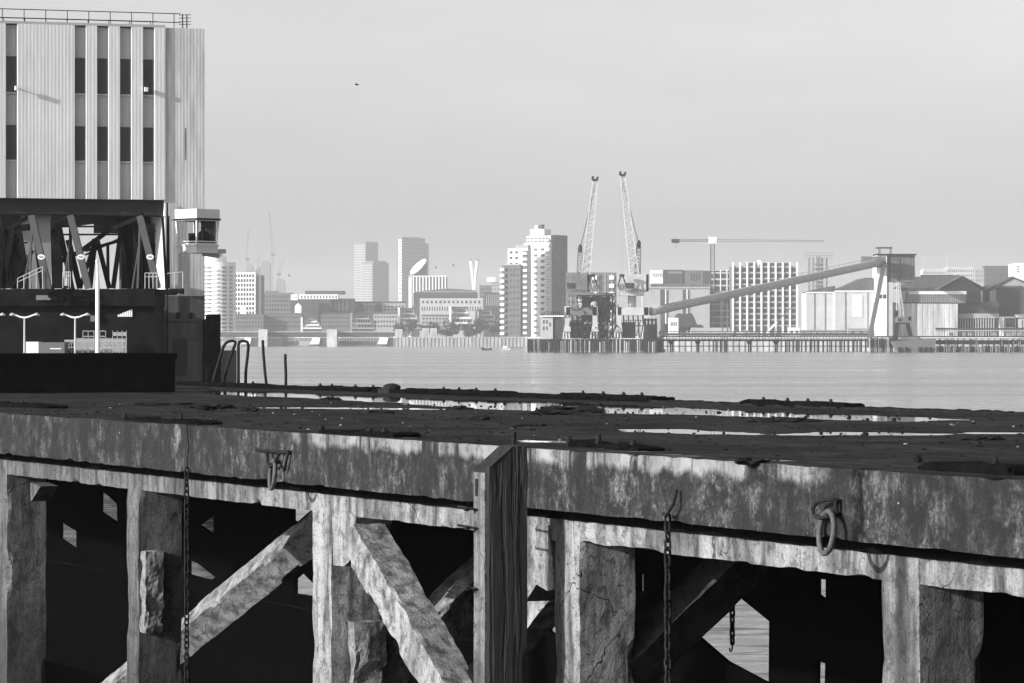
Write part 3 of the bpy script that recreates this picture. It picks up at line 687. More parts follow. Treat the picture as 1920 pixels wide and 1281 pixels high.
# 21 tower crane
def tower_crane(xm, y0, y1, jl, jr, Y, lab, w=2.4, cabm=MWH, mat=MST):
    t = thing('tower_crane', lab, 'crane', (K(xm)*Y, Y, LAND))
    q = lambda x, y: Vector((K(x)*Y-K(xm)*Y, 0, Hh(y, Y)-LAND))
    MB().lattice(q(xm, y1), q(xm, y0), w, w, int((y1-y0)/4.2), .24, .1).obj('mast', mat, t)
    MB().lattice(q(xm, y0-1), q(jl, y0-.5), 1.2, 1.0, 12, .17, .09).obj('jib', mat, t)
    MB().lattice(q(xm, y0-1), q(jr, y0+.5), 1.5, .9, 36, .09, .045).obj('counter_jib', mat, t)
    c = q(xm, y0-1); MB().rbox((c.x-2.4, c.x+2.6, -2, 2, c.z-2.2, c.z+2.2), (.6,.6,.6), .35, .4).obj('cab', cabm, t)
    e = q(jl, y0-1) if abs(jl-xm) > abs(jr-xm) else q(jl, y0-1)
    MB().box(e.x, e.x+5, -1.1, 1.1, e.z-1.6, e.z+.9).obj('counterweight', MST, t)
    tr = q(jl+9, y0+2.5); MB().box(tr.x-1.4, tr.x+1.4, -1, 1, tr.z-.6, tr.z+.8).tube(tr, tr-Vector((0,0,3.5)), .15, 4).obj('trolley', MSTG, t)
    return t
tower_crane(1336, 452, 614, 1259, 1545, 2450, 'tower crane with white cab, short dark counter jib and long faint jib')
# 24 scaffold tower
Y = 3600; t = thing('unfinished_tower', 'hazy unfinished tower frame wrapped in scaffolding above the conveyor', 'tower block', (K(1535)*Y, Y, LAND))
q = lambda x: (x-1535)/F*Y
z = lambda y: Hh(y, Y)-LAND
mb = MB()
for x in (1518,1526,1534,1543,1551): mb.box(q(x)-.5, q(x)+.5, 0, 1, -.5, z(484)); mb.box(q(x)-.5, q(x)+.5, 9, 10, -.5, z(484))
mb.obj('column', MMG, t); MB().box(q(1530), q(1541), 3, 8, -.5, z(480)).obj('core', MLG, t)
o = MB().box(q(1517), q(1552), -.5, 10.5, -.25, .25).obj('floor_slab', MLG, t); o.location = (0,0,z(600)); rep(o, [(0,0,z(600-8.2*k)) for k in range(1, 14)])
mb = MB()
for x in range(1510, 1561, 5): mb.box(q(x)-.15, q(x)+.15, -2, -1.7, z(484), z(474))
for y in (474, 479, 484): mb.box(q(1510), q(1560), -2, -1.7, z(y)-.15, z(y)+.15)
mb.obj('scaffold', MMG, t)

# 25 warehouses
Y = 1750
b = Bd('warehouse', 'broad pale warehouse with grey roof and a bright white door panel', 'warehouse', 1566, 1644, 0, Y, 0, depth=40)
b.body(547.5, MWH2); b.box('eaves', -.3, b.W, -.5, 0, b.h(547.5), b.h(545), MWH)
b.box('door', b.u(1598.5), b.u(1616.5), -.35, 0, b.h(595), b.h(554), MWH)
MB().prism([(0, b.h(545.2)), (b.W, b.h(545.2)), (b.W, b.h(538)), (b.u(1640), b.h(521)), (b.u(1622), b.h(521)), (b.u(1596), b.h(533))], .2, 39).obj('roof', MRF, b.e)
for x in (1585, 1627): b.box('downpipe', b.u(x)-.08, b.u(x)+.08, -.3, -.02, 0, b.h(548), MMG)
b = Bd('warehouse', 'lower pale warehouse at the left of the refinery row', 'warehouse', 1512, 1566, 0, Y+12, 0, depth=30)
b.body(549.5, MWH2); b.box('eaves', -.3, b.W, -.5, 0, b.h(549.5), b.h(547.5), MWH)
MB().prism([(0, b.h(547.6)), (b.W, b.h(547.6)), (b.W, b.h(536)), (b.u(1540), b.h(540))], .2, 29).obj('roof', MRF, b.e)
for x in (1527, 1547): b.box('downpipe', b.u(x)-.08, b.u(x)+.08, -.3, -.02, 0, b.h(550), MMG)
b = Bd('silo_tower', 'tall concrete elevator tower where the long conveyor arrives', 'tower', 1644, 1663, 0, Y-12, 0, depth=20)
b.body(476, MWH); b.box('head_house', b.u(1663), b.u(1716), 1, 16, b.h(529), b.h(479), MMG)
b.box('roof', b.u(1643), b.u(1718), -.8, 17, b.h(478.8), b.h(476), MST)
b.box('shaft', b.u(1663), b.u(1674), .5, 14, -.5, b.h(529), MWH2)
b.grid(b.u(1664), b.u(1714), b.h(528), b.h(480), 4, 1, .03, 1, MDG, 'rib', v=1); b.grid(b.u(1664), b.u(1690), b.h(525), b.h(482), 3, 4, .35, .35, MDG, v=1)
b.grid(b.u(1647), b.u(1662), b.h(560), b.h(552), 2, 1, .7, .9, MDG); 
mb = MB()
for x in (1651, 1672): mb.box(b.u(x)-.15, b.u(x)+.15, 2, 2.3, b.h(476), b.h(465.5)); mb.box(b.u(x)-.15, b.u(x)+.15, 8, 8.3, b.h(476), b.h(465.5))
mb.box(b.u(1645), b.u(1674), 1.5, 9, b.h(465.5), b.h(463.5)); mb.obj('roof_gantry', MST, b.e)
# right sheds
def gable(name, lab, x0, x1, ye, yp, Y, wallm, roofm, peak=.5, depth=45, ybot=None):
    b = Bd(name, lab, 'warehouse', x0, x1, 0, Y, 0, depth=depth)
    b.body(ye, wallm, ybot=ybot)
    xp = b.W*peak
    MB().prism([(.6, b.h(ye)+.02), (b.W-.6, b.h(ye)+.02), (xp, b.h(yp+2))], .1, depth-.1).obj('gable_wall', wallm, b.e)
    for (xa, xb) in ((-.8, xp), (b.W+.8, xp)):
        MB().prism([(xa, b.h(ye)+.05), (xb, b.h(yp+2)+.05), (xb, b.h(yp)+.15), (xa, b.h(ye)+.8)], -.8, depth+.8).obj('roof', roofm, b.e)
    return b
b = gable('warehouse', 'gabled refinery shed with grey end wall above the white store', 1766, 1844, 544, 518, Y+20, MMG, MRF)
b.box('recess', b.u(1816), b.u(1838), -.2, 0, b.h(563), b.h(546), MGL); b.box('post', b.u(1839), b.u(1841), -2.5, -.3, 0, b.h(545), MWH)
b = gable('warehouse', 'second gabled shed cut off by the right of the view', 1856, 1955, 545, 519, Y+20, MLG, MRF, .42)
b.box('dark_screen', b.u(1868), b.u(1911), -2, -.2, 0, b.h(540), MDG); b.box('canopy', b.u(1865), b.u(1914), -2.6, -.1, b.h(540)+.02, b.h(536), MRF)
b = Bd('roof_shed', 'long dark pitched shed roof behind the elevator tower', 'warehouse', 1700, 1800, 0, Y+45, 0, depth=30)
b.body(540, MDG); MB().prism([(-4, b.h(540)), (b.W, b.h(540)), (b.W, b.h(516)), (b.W*.45, b.h(518)), (b.W*.18, b.h(519))], .2, 29).obj('roof', MRF, b.e); b.box('ridge_vent', b.W*.3, b.W*.9, 8, 10, b.h(518), b.h(515), MDG)
b = Bd('white_store', 'long stained white corrugated store beside the little quay crane', 'warehouse', 1673, 1796, 0, Y-5, 0, depth=18)
MSTN = M('stained_white_sheet', .5, .8, .45, .35, stretch=(1,1,.12))
b.body(568.5, MSTN); MB().prism([(b.u(1700), b.h(568.4)), (b.u(1811), b.h(568.4)), (b.u(1811), b.h(547)), (b.u(1706), b.h(547))], 1, 14).obj('upper_wall', MLG, b.e)
b.grid(b.u(1702), b.u(1810), b.h(568), b.h(552), 30, 1, .3, 1, MMG, 'rib', v=.95); b.box('eaves', b.u(1704), b.u(1812), .4, 1, b.h(552), b.h(546), MWH)
b.grid(0, b.W, 0, b.h(569), 12, 1, .04, 1, MMG, 'seam', proud=.05); b.box('gutter', -.2, b.W, -.3, 0, b.h(569), b.h(567.5), MST)
b = Bd('open_store', 'open fronted store with a row of upright posts right of the white store', 'warehouse', 1798, 1873, 0, Y, 0, depth=16)
b.body(587, MDG, ybot=640); b.box('fascia', 0, b.W, -.8, 0, b.h(597), b.h(588), MLG); b.box('upper_wall', b.u(1800), b.W, .5, 14, b.h(587), b.h(566), MDG)
b.grid(0, b.W*.9, 0, b.h(597), 14, 1, .35, 1, MWH2, 'post', proud=.5)
b = Bd('quay_cabin', 'pale cabin with dark window at the right edge of the quay', 'cabin', 1877, 1905, 0, Y-15, 0, depth=8)
b.body(596, MWH2); b.box('window', b.u(1886), b.u(1903), -.2, 0, b.h(613), b.h(598), MGL); b.box('roof', -.5, b.W+3, -1, 8.5, b.h(596)+.02, b.h(594), MLG)
b.box('post', b.u(1880), b.u(1882), -.6, -.2, 0, b.h(596), MWH)
b = Bd('quay_cabin', 'white hut leaving the right edge of the photo on the quay', 'cabin', 1909, 1940, 0, Y-15, 0, depth=8)
b.body(592, MWH2); b.box('roof', -.5, b.W+.5, -.6, 8.5, b.h(592)+.02, b.h(590), MLG); b.grid(1, b.W-1, 1, b.h(594), 3, 1, .3, .6, MGL2)
# distant pale blocks behind sheds
for (x0, x1, yt, mt, lab, n) in ((1730,1775,506,MWH2,'long hazy white block behind the shed roofs',12), (1775,1828,502,MWH2,'taller hazy white block behind the gabled shed',13), (1828,1845,503,MLG,'narrow grey hazy block left of the dark one',4),
                              (1845,1896,500,MDG,'dark hazy block above the gap between gables',9)):
    b = Bd('distant_block', lab, 'building', x0, x1, 0, 3800, 0, depth=25); b.body(yt, mt); wgr(b, n, 3, yt+2, 530, MGL2 if mt != MDG else MGL, .45, .5)
    b.box('roof', 1, b.W-1, 2, 20, b.h(yt), b.h(yt-1.5), mt)
b = Bd('distant_block', 'rounded white block at the right edge above the sheds', 'building', 1897, 1930, 0, 3000, 0, depth=20)
b.body(496, MWH); MB().prism([(0, b.h(496)), (b.W, b.h(496)), (b.W*.85, b.h(493)), (b.W*.2, b.h(493.5))], 0, 20).obj('roof', MWH, b.e); b.grid(b.u(1906), b.u(1912), b.h(512), b.h(498), 1, 3, .8, .5, MGL2)
Y = 5200; t = thing('distant_stand', 'faint white lettered roof frame over the shed roofs', 'structure frame', (K(1760)*Y, Y, LAND)); mb = MB()
for x in range(1731, 1778, 5): mb.box((x-1760)/F*Y-.8, (x-1760)/F*Y+1.2, 0, 1, -.5 if x in (1731,1776) else Hh(485.5,Y)-LAND, Hh(481,Y)-LAND)
mb.box((1718-1760)/F*Y, (1810-1760)/F*Y, 0, 1, Hh(487,Y)-LAND, Hh(486,Y)-LAND); mb.obj('frame', MLG, t)
# 32 mound and low quay clutter
Y = 1850
t = thing('salt_mound', 'long pale covered mound on the quay below the conveyor', 'mound', (K(1332)*Y, Y, LAND))
MB().rbox((-10.5,10.5,-5,5,-.5,4.2), (1,1,.8), .25, .3, xf=lambda p: Vector((p.x*(1-.13*max(p.z,0)/4), p.y*(1-.6*max(p.z,0)/4), p.z+.0))).obj('cover', MLG, t)
t = thing('gravel_heap', 'low pale heap beside the long covered mound', 'mound', (K(1395)*Y, Y, LAND)); MB().blob((0,0,0), (6,5,2.7), 10, .4, 2, 3, flat=-.3).obj('heap', MLG, t)
t = thing('loading_belt', 'thin pale slanting loading belt in front of the gridded flats', 'conveyor', (K(1437)*Y, Y, LAND))
q = lambda x, y: Vector((K(x)*Y-K(1437)*Y, 0, Hh(y, Y)-LAND))
MB().beam(q(1437,624), q(1457,604), .9, 1).obj('belt', MWH, t); MB().beam(q(1457,604), q(1482,578), .5, .8).obj('truss', MSTG, t); MB().beam(q(1452,609), q(1456,632), .3, .3).obj('leg', MSTG, t)
for (x0, x1, yt, Yd, mt, lab) in ((1478,1500,615,1700,MWH,'bright white cabin at the foot of the pale warehouses'), (1500,1590,620,1695,MLG,'long low grey shed in front of the pale warehouses'),
                              (1405,1422,624,1690,MWH2,'small pale cabin beside the loading belt foot'), (1466,1480,625,1690,MWH2,'small pale hut left of the bright white cabin'),
                              (1590,1640,617,1690,MLG,'low grey shed by the slanting conveyor leg')):
    b = Bd('site_cabin', lab, 'cabin', x0, x1, 0, Yd, 0, depth=4, group='cabins on the quay'); b.body(yt, mt); b.box('roof', -.2, b.W+.2, -.3, 4.2, b.h(yt)+.01, b.h(yt-1), mt)
    b.grid(.3, b.W-.3, .6, b.h(yt)-.5, max(2, int(b.W/3)), 1, .4, .5, MGL2)
b = Bd('quay_fence', 'long dark fence and pipe rack along the quay edge', 'fence', 1235, 1640, 0, 1680, 0, depth=.6)
b.grid(0, b.W, 0, 2.1, 80, 1, .1, 1, MST, 'post', proud=.12); b.box('rail', 0, b.W, -.15, -.02, 1.9, 2.2, MDG); b.box('rail', 0, b.W, -.15, -.02, .7, .95, MDG); b.box('pipe', 0, b.W, .8, 1.8, .3, 1.3, MMG)
b = Bd('quay_fence', 'cluttered fence of pale sheets and pipes along the right quay', 'fence', 1755, 1940, 0, 1670, 0, depth=.6)
b.grid(0, b.W, 0, 2.6, 40, 1, .16, 1, MSTG, 'post', proud=.2); b.box('rail', 0, b.W, -.3, -.02, 2.2, 2.6, MLG)
b.grid(0, b.W, .2, 1.6, 16, 1, .7, 1, MLG, 'panel', skip=.35, proud=.05); b.box('pipe', 0, b.W, 1, 2, 2.8, 3.6, MDG)

# ------------------------------------------------------------------ jetty with cranes
YJ = 1513
def qj(x, y, d=0, x0=1113): return Vector(((x-x0)/F*YJ+ (K(x)*d), d, Hh(y, YJ)))
def L(x): return (x-1113)/F*YJ
t = thing('jetty', 'dark timber piled jetty carrying the two big cranes', 'jetty', (K(1113)*YJ, YJ, 0)); JT = t
MB().box(L(988), L(1240), -.0, 26, Hh(640.5,YJ), Hh(636,YJ)).obj('deck', MST, t)
MB().box(L(987), L(1228), .6, 1.1, .6, Hh(640.6,YJ)).obj('dark_screen', MST, t)
o = None; rnd = random.Random(3); xs = []
x = 988.
while x < 1232: xs.append(x); x += rnd.uniform(2.6, 4.6)
pm = [MB().cyl(0,0,-1,Hh(637,YJ),.36,7).mesh('pile', m) for m in (MST, MSTG, MLG)]
for x in xs[:80]:
    o = bpy.data.objects.new('pile', pm[rnd.choice((0,0,0,1,1,2))]); COL.objects.link(o); o.parent = t; o.location = (L(x), -.3, rnd.uniform(-1, .4))
for i in range(8):
    o = MB().cyl(0,0,-1,Hh(640,YJ),.5,8).obj('pile', MST, t); o.location = (L(1000+i*32), 22, 0)
# plant on the jetty
t = thing('jetty_hut', 'pale two storey hut with dark doorway at the left of the jetty', 'hut', (K(1035)*YJ, YJ+6, Hh(636,YJ)))
Lb = lambda x, c: (x-c)/F*YJ
zz = lambda y: Hh(y,YJ)-Hh(636,YJ)
MB().box(Lb(1014,1035), Lb(1037,1035), 0, 8, 0, zz(594)).obj('wall', MWH2, t); MB().box(Lb(1037,1035), Lb(1054,1035), .5, 8, 0, zz(594)).obj('rear_wall', MDG, t)
MB().box(Lb(1012,1035), Lb(1058,1035), -1, 9, zz(594)+.01, zz(591.5)).obj('roof', MWH, t)
o = MB().box(-.15,.15,-.9,-.7,0,zz(584)-zz(591.5)).obj('railing', MST, t); o.location = (Lb(1014,1035),0,zz(591.4)); rep(o, [(Lb(1014+4*k,1035),0,zz(591.4)) for k in range(1,11)])
for (x,y) in ((1018,600),(1024,600),(1018,612),(1024,612),(1030,605)):
    MB().box(Lb(x,1035), Lb(x+3,1035), -.1, 0, zz(y+7), zz(y)).obj('window', MGL2, t)

def portal_crane(cx, jx0, jy0, jx1, jy1, side, lab, housem, dark):
    t = thing('quay_crane', lab, 'crane', (K(cx)*YJ, YJ+6, Hh(636,YJ)), 0, 'two big grab cranes on the jetty')
    q = lambda x, y, d=0: Vector((Lb(x,cx), d, zz(y)))
    lm = MSTL
    # portal legs
    for lx in (cx-30, cx+22):
        for d in (0, 14):
            MB().prism([(Lb(lx-1,cx), zz(574)), (Lb(lx+9,cx), zz(574)), (Lb(lx+9,cx), zz(606)), (Lb(lx+11,cx), zz(622)), (Lb(lx-3,cx), zz(622)), (Lb(lx,cx), zz(606))], d, d+2).obj('leg', lm if d == 0 else MSTG, t)
            g = MB()
            for k in range(3): g.tube(q(lx-2+k*5, 623, d+1), q(lx-3+k*6, 635, d+1), .5, 6)
            g.obj('bogie', MWH2 if d == 0 else MST, t)
    MB().box(Lb(cx-28,cx), Lb(cx+30,cx), 0, 16, zz(591), zz(576)).obj('portal_beam', lm if not dark else MSTG, t)
    MB().cyl(Lb(cx,cx), 8, zz(576), zz(553), 1.7, 16).obj('slew_column', lm, t)
    g = MB()
    for x in range(int(cx)-26, int(cx)+28, 9): g.tube(q(x, 591, 1), q(x+3, 634, 2), .28, 5); g.tube(q(x+6, 600, 4), q(x-3, 630, 4), .2, 4)
    g.box(Lb(cx-26,cx), Lb(cx+26,cx), 1, 2, zz(612), zz(610)); g.box(Lb(cx-26,cx), Lb(cx+26,cx), 1, 2, zz(601), zz(600))
    g.box(Lb(cx-24,cx), Lb(cx+6,cx), 3, 11, zz(634), zz(604)).obj('stair_frame', MST, t)
    MB().box(Lb(cx-24,cx), Lb(cx+24,cx), 2, 14, zz(554), zz(547)).obj('platform', MWH2 if not dark else MSTG, t)
    hx = cx+(-14 if side < 0 else 0)
    MB().rbox((Lb(hx-14,cx), Lb(hx+26,cx), 3, 12, zz(547), zz(513)), (1,1,1), .12, .3).obj('machine_house', housem, t)
    MB().box(Lb(hx+26,cx), Lb(hx+31,cx), 4, 11, zz(546), zz(514)).obj('counterweight', MST, t)
    MB().box(Lb(hx-12,cx), Lb(hx+2,cx), 2.7, 3, zz(540), zz(530)).obj('cab_window', MGL, t)
    g = MB()
    for k in range(9): g.box(Lb(cx-23+k*5.5,cx)-.1, Lb(cx-23+k*5.5,cx)+.1, 1.8, 2, zz(547), zz(541))
    g.box(Lb(cx-24,cx), Lb(cx+24,cx), 1.8, 2, zz(541.6), zz(541)); g.obj('railing', MSTG, t)
    # jib
    MB().lattice(q(jx0, jy0, 7), q(jx1, jy1+8, 7), 3.3, 1.8, 26, .3, .15).obj('jib', MSTL, t)
    MB().tube(q(jx1-5, jy1+6, 6), q(jx1-4, jy1-1, 6), .55, 6).tube(q(jx1+4, jy1+6, 6), q(jx1+5, jy1, 6), .5, 6).box(Lb(jx1-5,cx), Lb(jx1+5,cx), 5.5, 8.5, zz(jy1+8), zz(jy1+4)).obj('jib_head', MST, t)
    # A frame and counterbalance
    ax = jx0+side*8; fy = 455 if side > 0 else 463
    MB().lattice(q(ax-2, 513, 7), q(ax+side*1, fy+6, 7), 2.2, 1.6, 8, .26, .14).obj('a_frame', MSTG, t)
    MB().blob(tuple(q(ax+side*1, fy+2, 7)), (.9,.9,1.7), 6, .3, 2, 1).obj('counterbalance', MST, t)
    MB().tube(q(ax+side, fy, 7), q(jx1, jy1+14, 7), .1, 3).tube(q(ax+side, fy+4, 8), q(jx1, jy1+20, 8), .1, 3).obj('stay', MSTG, t)
    # hoist ropes and grab
    gx = 1166 if side > 0 else cx-6
    MB().tube(q(jx1-side*3, jy1+6, 6), q(gx, 517, 6), .07, 3).tube(q(jx1, jy1+6, 6), q(gx+3, 517, 6), .07, 3).obj('rope', MSTG, t)
    return t
portal_crane(1187, 1191, 513, 1169, 320, 1, 'right hand jetty crane with pale drum house and jib leaning left', MWH2, False)
portal_crane(1090, 1098, 525, 1117, 329, -1, 'left hand jetty crane with dark machinery and jib leaning right', MSTG, True)
for (gx, lab) in ((1167, 'open grab hanging before the pale drum house'), (1112, 'dark grab resting on the left crane platform')):
    t = thing('crane_grab', lab, 'grab', (K(gx)*YJ, YJ+5, Hh(545,YJ)))
    q = lambda x, y: Vector((Lb(x,gx), 0, Hh(y,YJ)-Hh(545,YJ)))
    MB().tube(q(gx-1,514), q(gx-8,537), .3, 5).tube(q(gx+1,514), q(gx+8,537), .3, 5).box(-1,1,-.8,.8,q(0,519).z,q(0,514).z).obj('arm', MST, t)
    for s in (-1, 1): MB().prism([(0, q(0,545).z), (s*.2, q(0,531).z), (s*1.7, q(0,536).z), (s*1.3, q(0,543).z)], -1.1, 1.1).obj('jaw', MSTG, t)
# dark machinery frame between the cranes
t = thing('hopper_frame', 'tall dark steel hopper frame between the two jetty cranes', 'hopper', (K(1122)*YJ, YJ+8, Hh(636,YJ)))
q = lambda x, y, d=0: Vector((Lb(x,1122), d, zz(y)))
g = MB()
for x in (1083,1093,1104,1116,1128,1140,1150):
    for d in (0, 9): g.beam(q(x,635,d), q(x,553,d), .5, .5)
for y in (553,566,580,595,609,622): g.beam(q(1083,y,0), q(1150,y,0), .5, .5); g.beam(q(1083,y,9), q(1150,y,9), .5, .5)
for x in range(1083,1150,11):
    for y in (566,595): g.beam(q(x,y,0), q(x+11,y+14,0), .25, .3)
g.obj('frame', MST, t)
MB().box(Lb(1082,1122), Lb(1152,1122), -.5, 10, zz(552.8), zz(549)).obj('platform', MSTG, t)
g = MB()
for k in range(60):
    x = rnd.uniform(1064,1160); y = rnd.uniform(560,632)
    g.beam(q(x,y,rnd.uniform(-4,3)), q(x+rnd.uniform(-9,9),min(635,y+rnd.uniform(3,26)),rnd.uniform(-4,3)), .35, .35)
for k in range(14):
    x = rnd.uniform(1066,1150); y = rnd.uniform(570,625); g.box(Lb(x,1122), Lb(x+rnd.uniform(4,12),1122), 1, 4, zz(y+rnd.uniform(4,12)), zz(y))
g.obj('pipework', MST, t)
MB().rbox((Lb(1092,1122), Lb(1146,1122), 3, 8, zz(604), zz(556)), (1.2,1.2,1.2), .5, .3).obj('hopper', MST, t)
MB().rbox((Lb(1096,1122), Lb(1140,1122), 2, 8, zz(635), zz(608)), (1.2,1.2,1.2), .5, .3).obj('machinery', MST, t)
MB().blob(tuple(q(1115,571,-1)), (1.4,1,1.4), 8, .1).tube(q(1113,578,-1), q(1114,592,-1), .3).tube(q(1119,578,-1), q(1123,592,-1), .3).obj('drum', MLG, t)
g = MB()
for k in range(26):
    x = rnd.uniform(1085,1148); y = rnd.uniform(600,634); g.box(Lb(x,1122), Lb(x+rnd.uniform(1,4),1122), -1, -.2, zz(y+rnd.uniform(1,5)), zz(y))
g.obj('fittings', MSTG, t)
t = thing('dolphin_frame', 'dark steel fender frame at the right end of the jetty', 'jetty', (K(1225)*YJ, YJ+2, 0))
g = MB()
for x in (1210,1216,1223,1230): g.beam((Lb(x,1225),0,-1), (Lb(x,1225),0,Hh(597,YJ)), .9, .9)
for y in (600,612,625,640): g.beam((Lb(1209,1225),0,Hh(y,YJ)), (Lb(1232,1225),0,Hh(y,YJ)), .6, .6)
g.obj('frame', MST, t); MB().box(Lb(1213,1225), Lb(1233,1225), 1, 6, 0, Hh(608,YJ)).obj('panel', MST, t); MB().box(Lb(1212,1225), Lb(1245,1225), -.3, 6, -1, Hh(640,YJ)).obj('base', MST, t)

# 20 conveyor
t = thing('conveyor', 'long inclined tubular conveyor rising from the jetty to the elevator tower', 'conveyor', (K(1225)*YJ, YJ+10, 0))
A = P(1222, 584, YJ+8)-Vector(t.location)
B = P(1652, 492, 1732)-Vector(t.location)
MB().path([A.lerp(B, i/24) for i in range(25)], [1.75]*25, 14).obj('tube', M('dusty_grey_tube', .46, .8, .15, .4), t, smooth=True)
g = MB()
for i in range(0, 40):
    p = A.lerp(B, i/40); 
    if i > 12: g.tube(p+Vector((0,-.5,1.7)), p+Vector((0,-.5,2.7)), .07, 4)
g.tube(A.lerp(B,.32)+Vector((0,-.5,2.7)), B+Vector((0,-.5,2.7)), .08, 4); g.obj('handrail', MSTG, t)
MB().rbox((B.x-9, B.x+2, B.y-2.5, B.y+2, B.z-2.3, B.z+2.6), (1,1,1), .15, .5).obj('head_house', MSTG, t)
e = P(1630, 637, 1600)-Vector(t.location)
MB().beam(B+Vector((1,-2.6,-1)), e, 1.6, 1.4).obj('leg', MSTG, t)
for fx in (1357, 1358.5):
    p = A.lerp(B, (fx-1222)/430*.93)
    MB().lattice(Vector((p.x,p.y,.5)), p+Vector((0,0,-1)), 2.2, 2.2, 10, .2, .1).obj('trestle', MSTG, t) if fx == 1357 else None

# 31 approach pier, piles, barge
t = thing('approach_jetty', 'long low jetty on T shaped supports right of the crane jetty', 'jetty', (K(1440)*YJ, YJ+40, 0))
c = 1440; YA = YJ+40
La = lambda x: (x-c)/F*YA; za = lambda y: Hh(y, YA)
MB().box(La(1242), La(1640), 0, 5, za(640), za(636.5)).obj('deck', MST, t); MB().box(La(1242), La(1640), .5, 1, za(650), za(648.4)).obj('walkway_beam', MST, t)
o = MB().box(-.12,.12,-.1,.1,0,1.3).obj('post', MSTG, t); o.location = (La(1244),0,za(636.5)); rep(o, [(La(1244+6*k),0,za(636.5)) for k in range(1,66)])
MB().box(La(1242), La(1640), -.1, .1, za(636.5)+1.2, za(636.5)+1.4).obj('handrail', MSTG, t)
for x in (1271,1321,1418,1468):
    MB().prism([(La(x-5), za(640)), (La(x+5), za(640)), (La(x+2.5), za(646)), (La(x-2.5), za(646))], -.3, 5).obj('crosshead', MST, t)
    for s in (-1.6, 1.6): MB().cyl(La(x+s), 1, -1, za(645), .28, 7).obj('pile', MST, t)
for x in (1350,1357,1364,1371,1374,1486,1493,1500,1506,1509)+tuple(range(1516,1640,8)):
    MB().cyl(La(x), 1.5, -1, za(637), .3, 7).obj('pile', MST, t)
# pile cluster
t = thing('pile_cluster', 'cluster of tall grey timber piles at the quay crane berth', 'piles', (K(1652)*1500, 1500, 0))
for k in range(13):
    x = 1631+k*3.5; MB().cyl((x-1652)/F*1500, rnd.uniform(0,1.5), -1, Hh(630+rnd.uniform(0,4),1500), .3, 7).obj('pile', rnd.choice((MST,MSTG,MLG)), t)
MB().box((1630-1652)/F*1500, (1676-1652)/F*1500, 1.6, 9, 1.8, Hh(637,1500)).obj('platform', MST, t)
# barge
t = thing('barge', 'rusty grey barge hull moored under the little quay crane', 'barge', (K(1714)*1492, 1492, 0))
sc = 1492/F
MB().prism([((1673-1714)*sc, Hh(640,1492)), ((1678-1714)*sc, Hh(650,1492)), ((1684-1714)*sc, -.6), ((1752-1714)*sc, -.6), ((1755-1714)*sc, Hh(635,1492)), ((1720-1714)*sc, Hh(637,1492))], 0, 7).obj('hull', MMG, t)
MB().box((1687-1714)*sc, (1722-1714)*sc, 1, 6, Hh(637,1492), Hh(631.5,1492)).obj('hatch', MSTG, t)
o = MB().cyl(0, -.5, -.9, .9, .55, 8).obj('fender', MST, t); o.location = ((1686-1714)*sc,0,1.1); rep(o, [((x-1714)*sc,0,1.1) for x in (1699,1724,1735,1744)])
# right pile jetty
t = thing('timber_jetty', 'decayed timber jetty running off to the right edge', 'jetty', (K(1840)*1520, 1520, 0)); c = 1840; sc = 1520/F
MB().box((1756-c)*sc, (1950-c)*sc, 0, 6, Hh(646,1520), Hh(638,1520)).obj('deck', MST, t)
for k in range(60):
    x = 1757+k*3.2; MB().cyl((x-c)*sc, rnd.uniform(-.3,.4), -1, Hh(rnd.choice((636,640,648,650)),1520), .26, 6).obj('pile', rnd.choice((MST,MST,MSTG)), t)
g = MB(); g.box((1756-c)*sc, (1950-c)*sc, -.5, -.3, Hh(652,1520), Hh(650.5,1520)); g.obj('waling', MSTG, t)
for x in (1763,1796,1822,1850,1878,1905): MB().blob(((x-c)*sc, -.9, 1.1), (1.1,.6,1.3), 6, .3, 2, x).obj('fender', MST, t)
# little quay crane
t = thing('quay_crane', 'small dark portal crane with upright jib on the barge berth', 'crane', (K(1693)*1510, 1510, Hh(631,1510))); c = 1693; sc = 1510/F
q = lambda x, y, d=0: Vector(((x-c)*sc, d, Hh(y,1510)-Hh(631,1510)))
MB().box((1675-c)*sc, (1722-c)*sc, -1, 6, -2.2, q(0,631.5).z).obj('rail_platform', MST, t)
for (a, b2) in ((1683,1681),(1703,1709)):
    for d in (0, 5): MB().beam(q(a,607,d), q(b2,631,d), 1.1, .7).obj('leg', MST, t)
MB().box((1680-c)*sc, (1706-c)*sc, -.3, 5.3, q(0,608).z, q(0,605).z).obj('portal_beam', MST, t)
MB().box((1681-c)*sc, (1703-c)*sc, .2, 4.5, q(0,604.9).z, q(0,594).z).obj('machine_house', MSTG, t); MB().box((1684-c)*sc, (1690-c)*sc, 0, .2, q(0,602).z, q(0,597).z).obj('window', MGL, t)
MB().box((1703.1-c)*sc, (1709-c)*sc, .5, 4, q(0,601).z, q(0,594).z).obj('counterweight', MST, t)
MB().lattice(q(1684,594,2), q(1684,528,2), 1.0, .7, 12, .16, .08).obj('a_frame', MSTL, t); MB().lattice(q(1693,594,2), q(1686,530,2), 1.2, .6, 12, .2, .1).obj('jib', MSTL, t)
MB().tube(q(1688,530,2), q(1689,484,2), .3, 5).tube(q(1683,528,2), q(1689,520,2), .2, 4).obj('jib_tip', MST, t); MB().blob(tuple(q(1681,588,2)), (.9,.9,1.6), 6, .3).obj('counterbalance', MST, t)
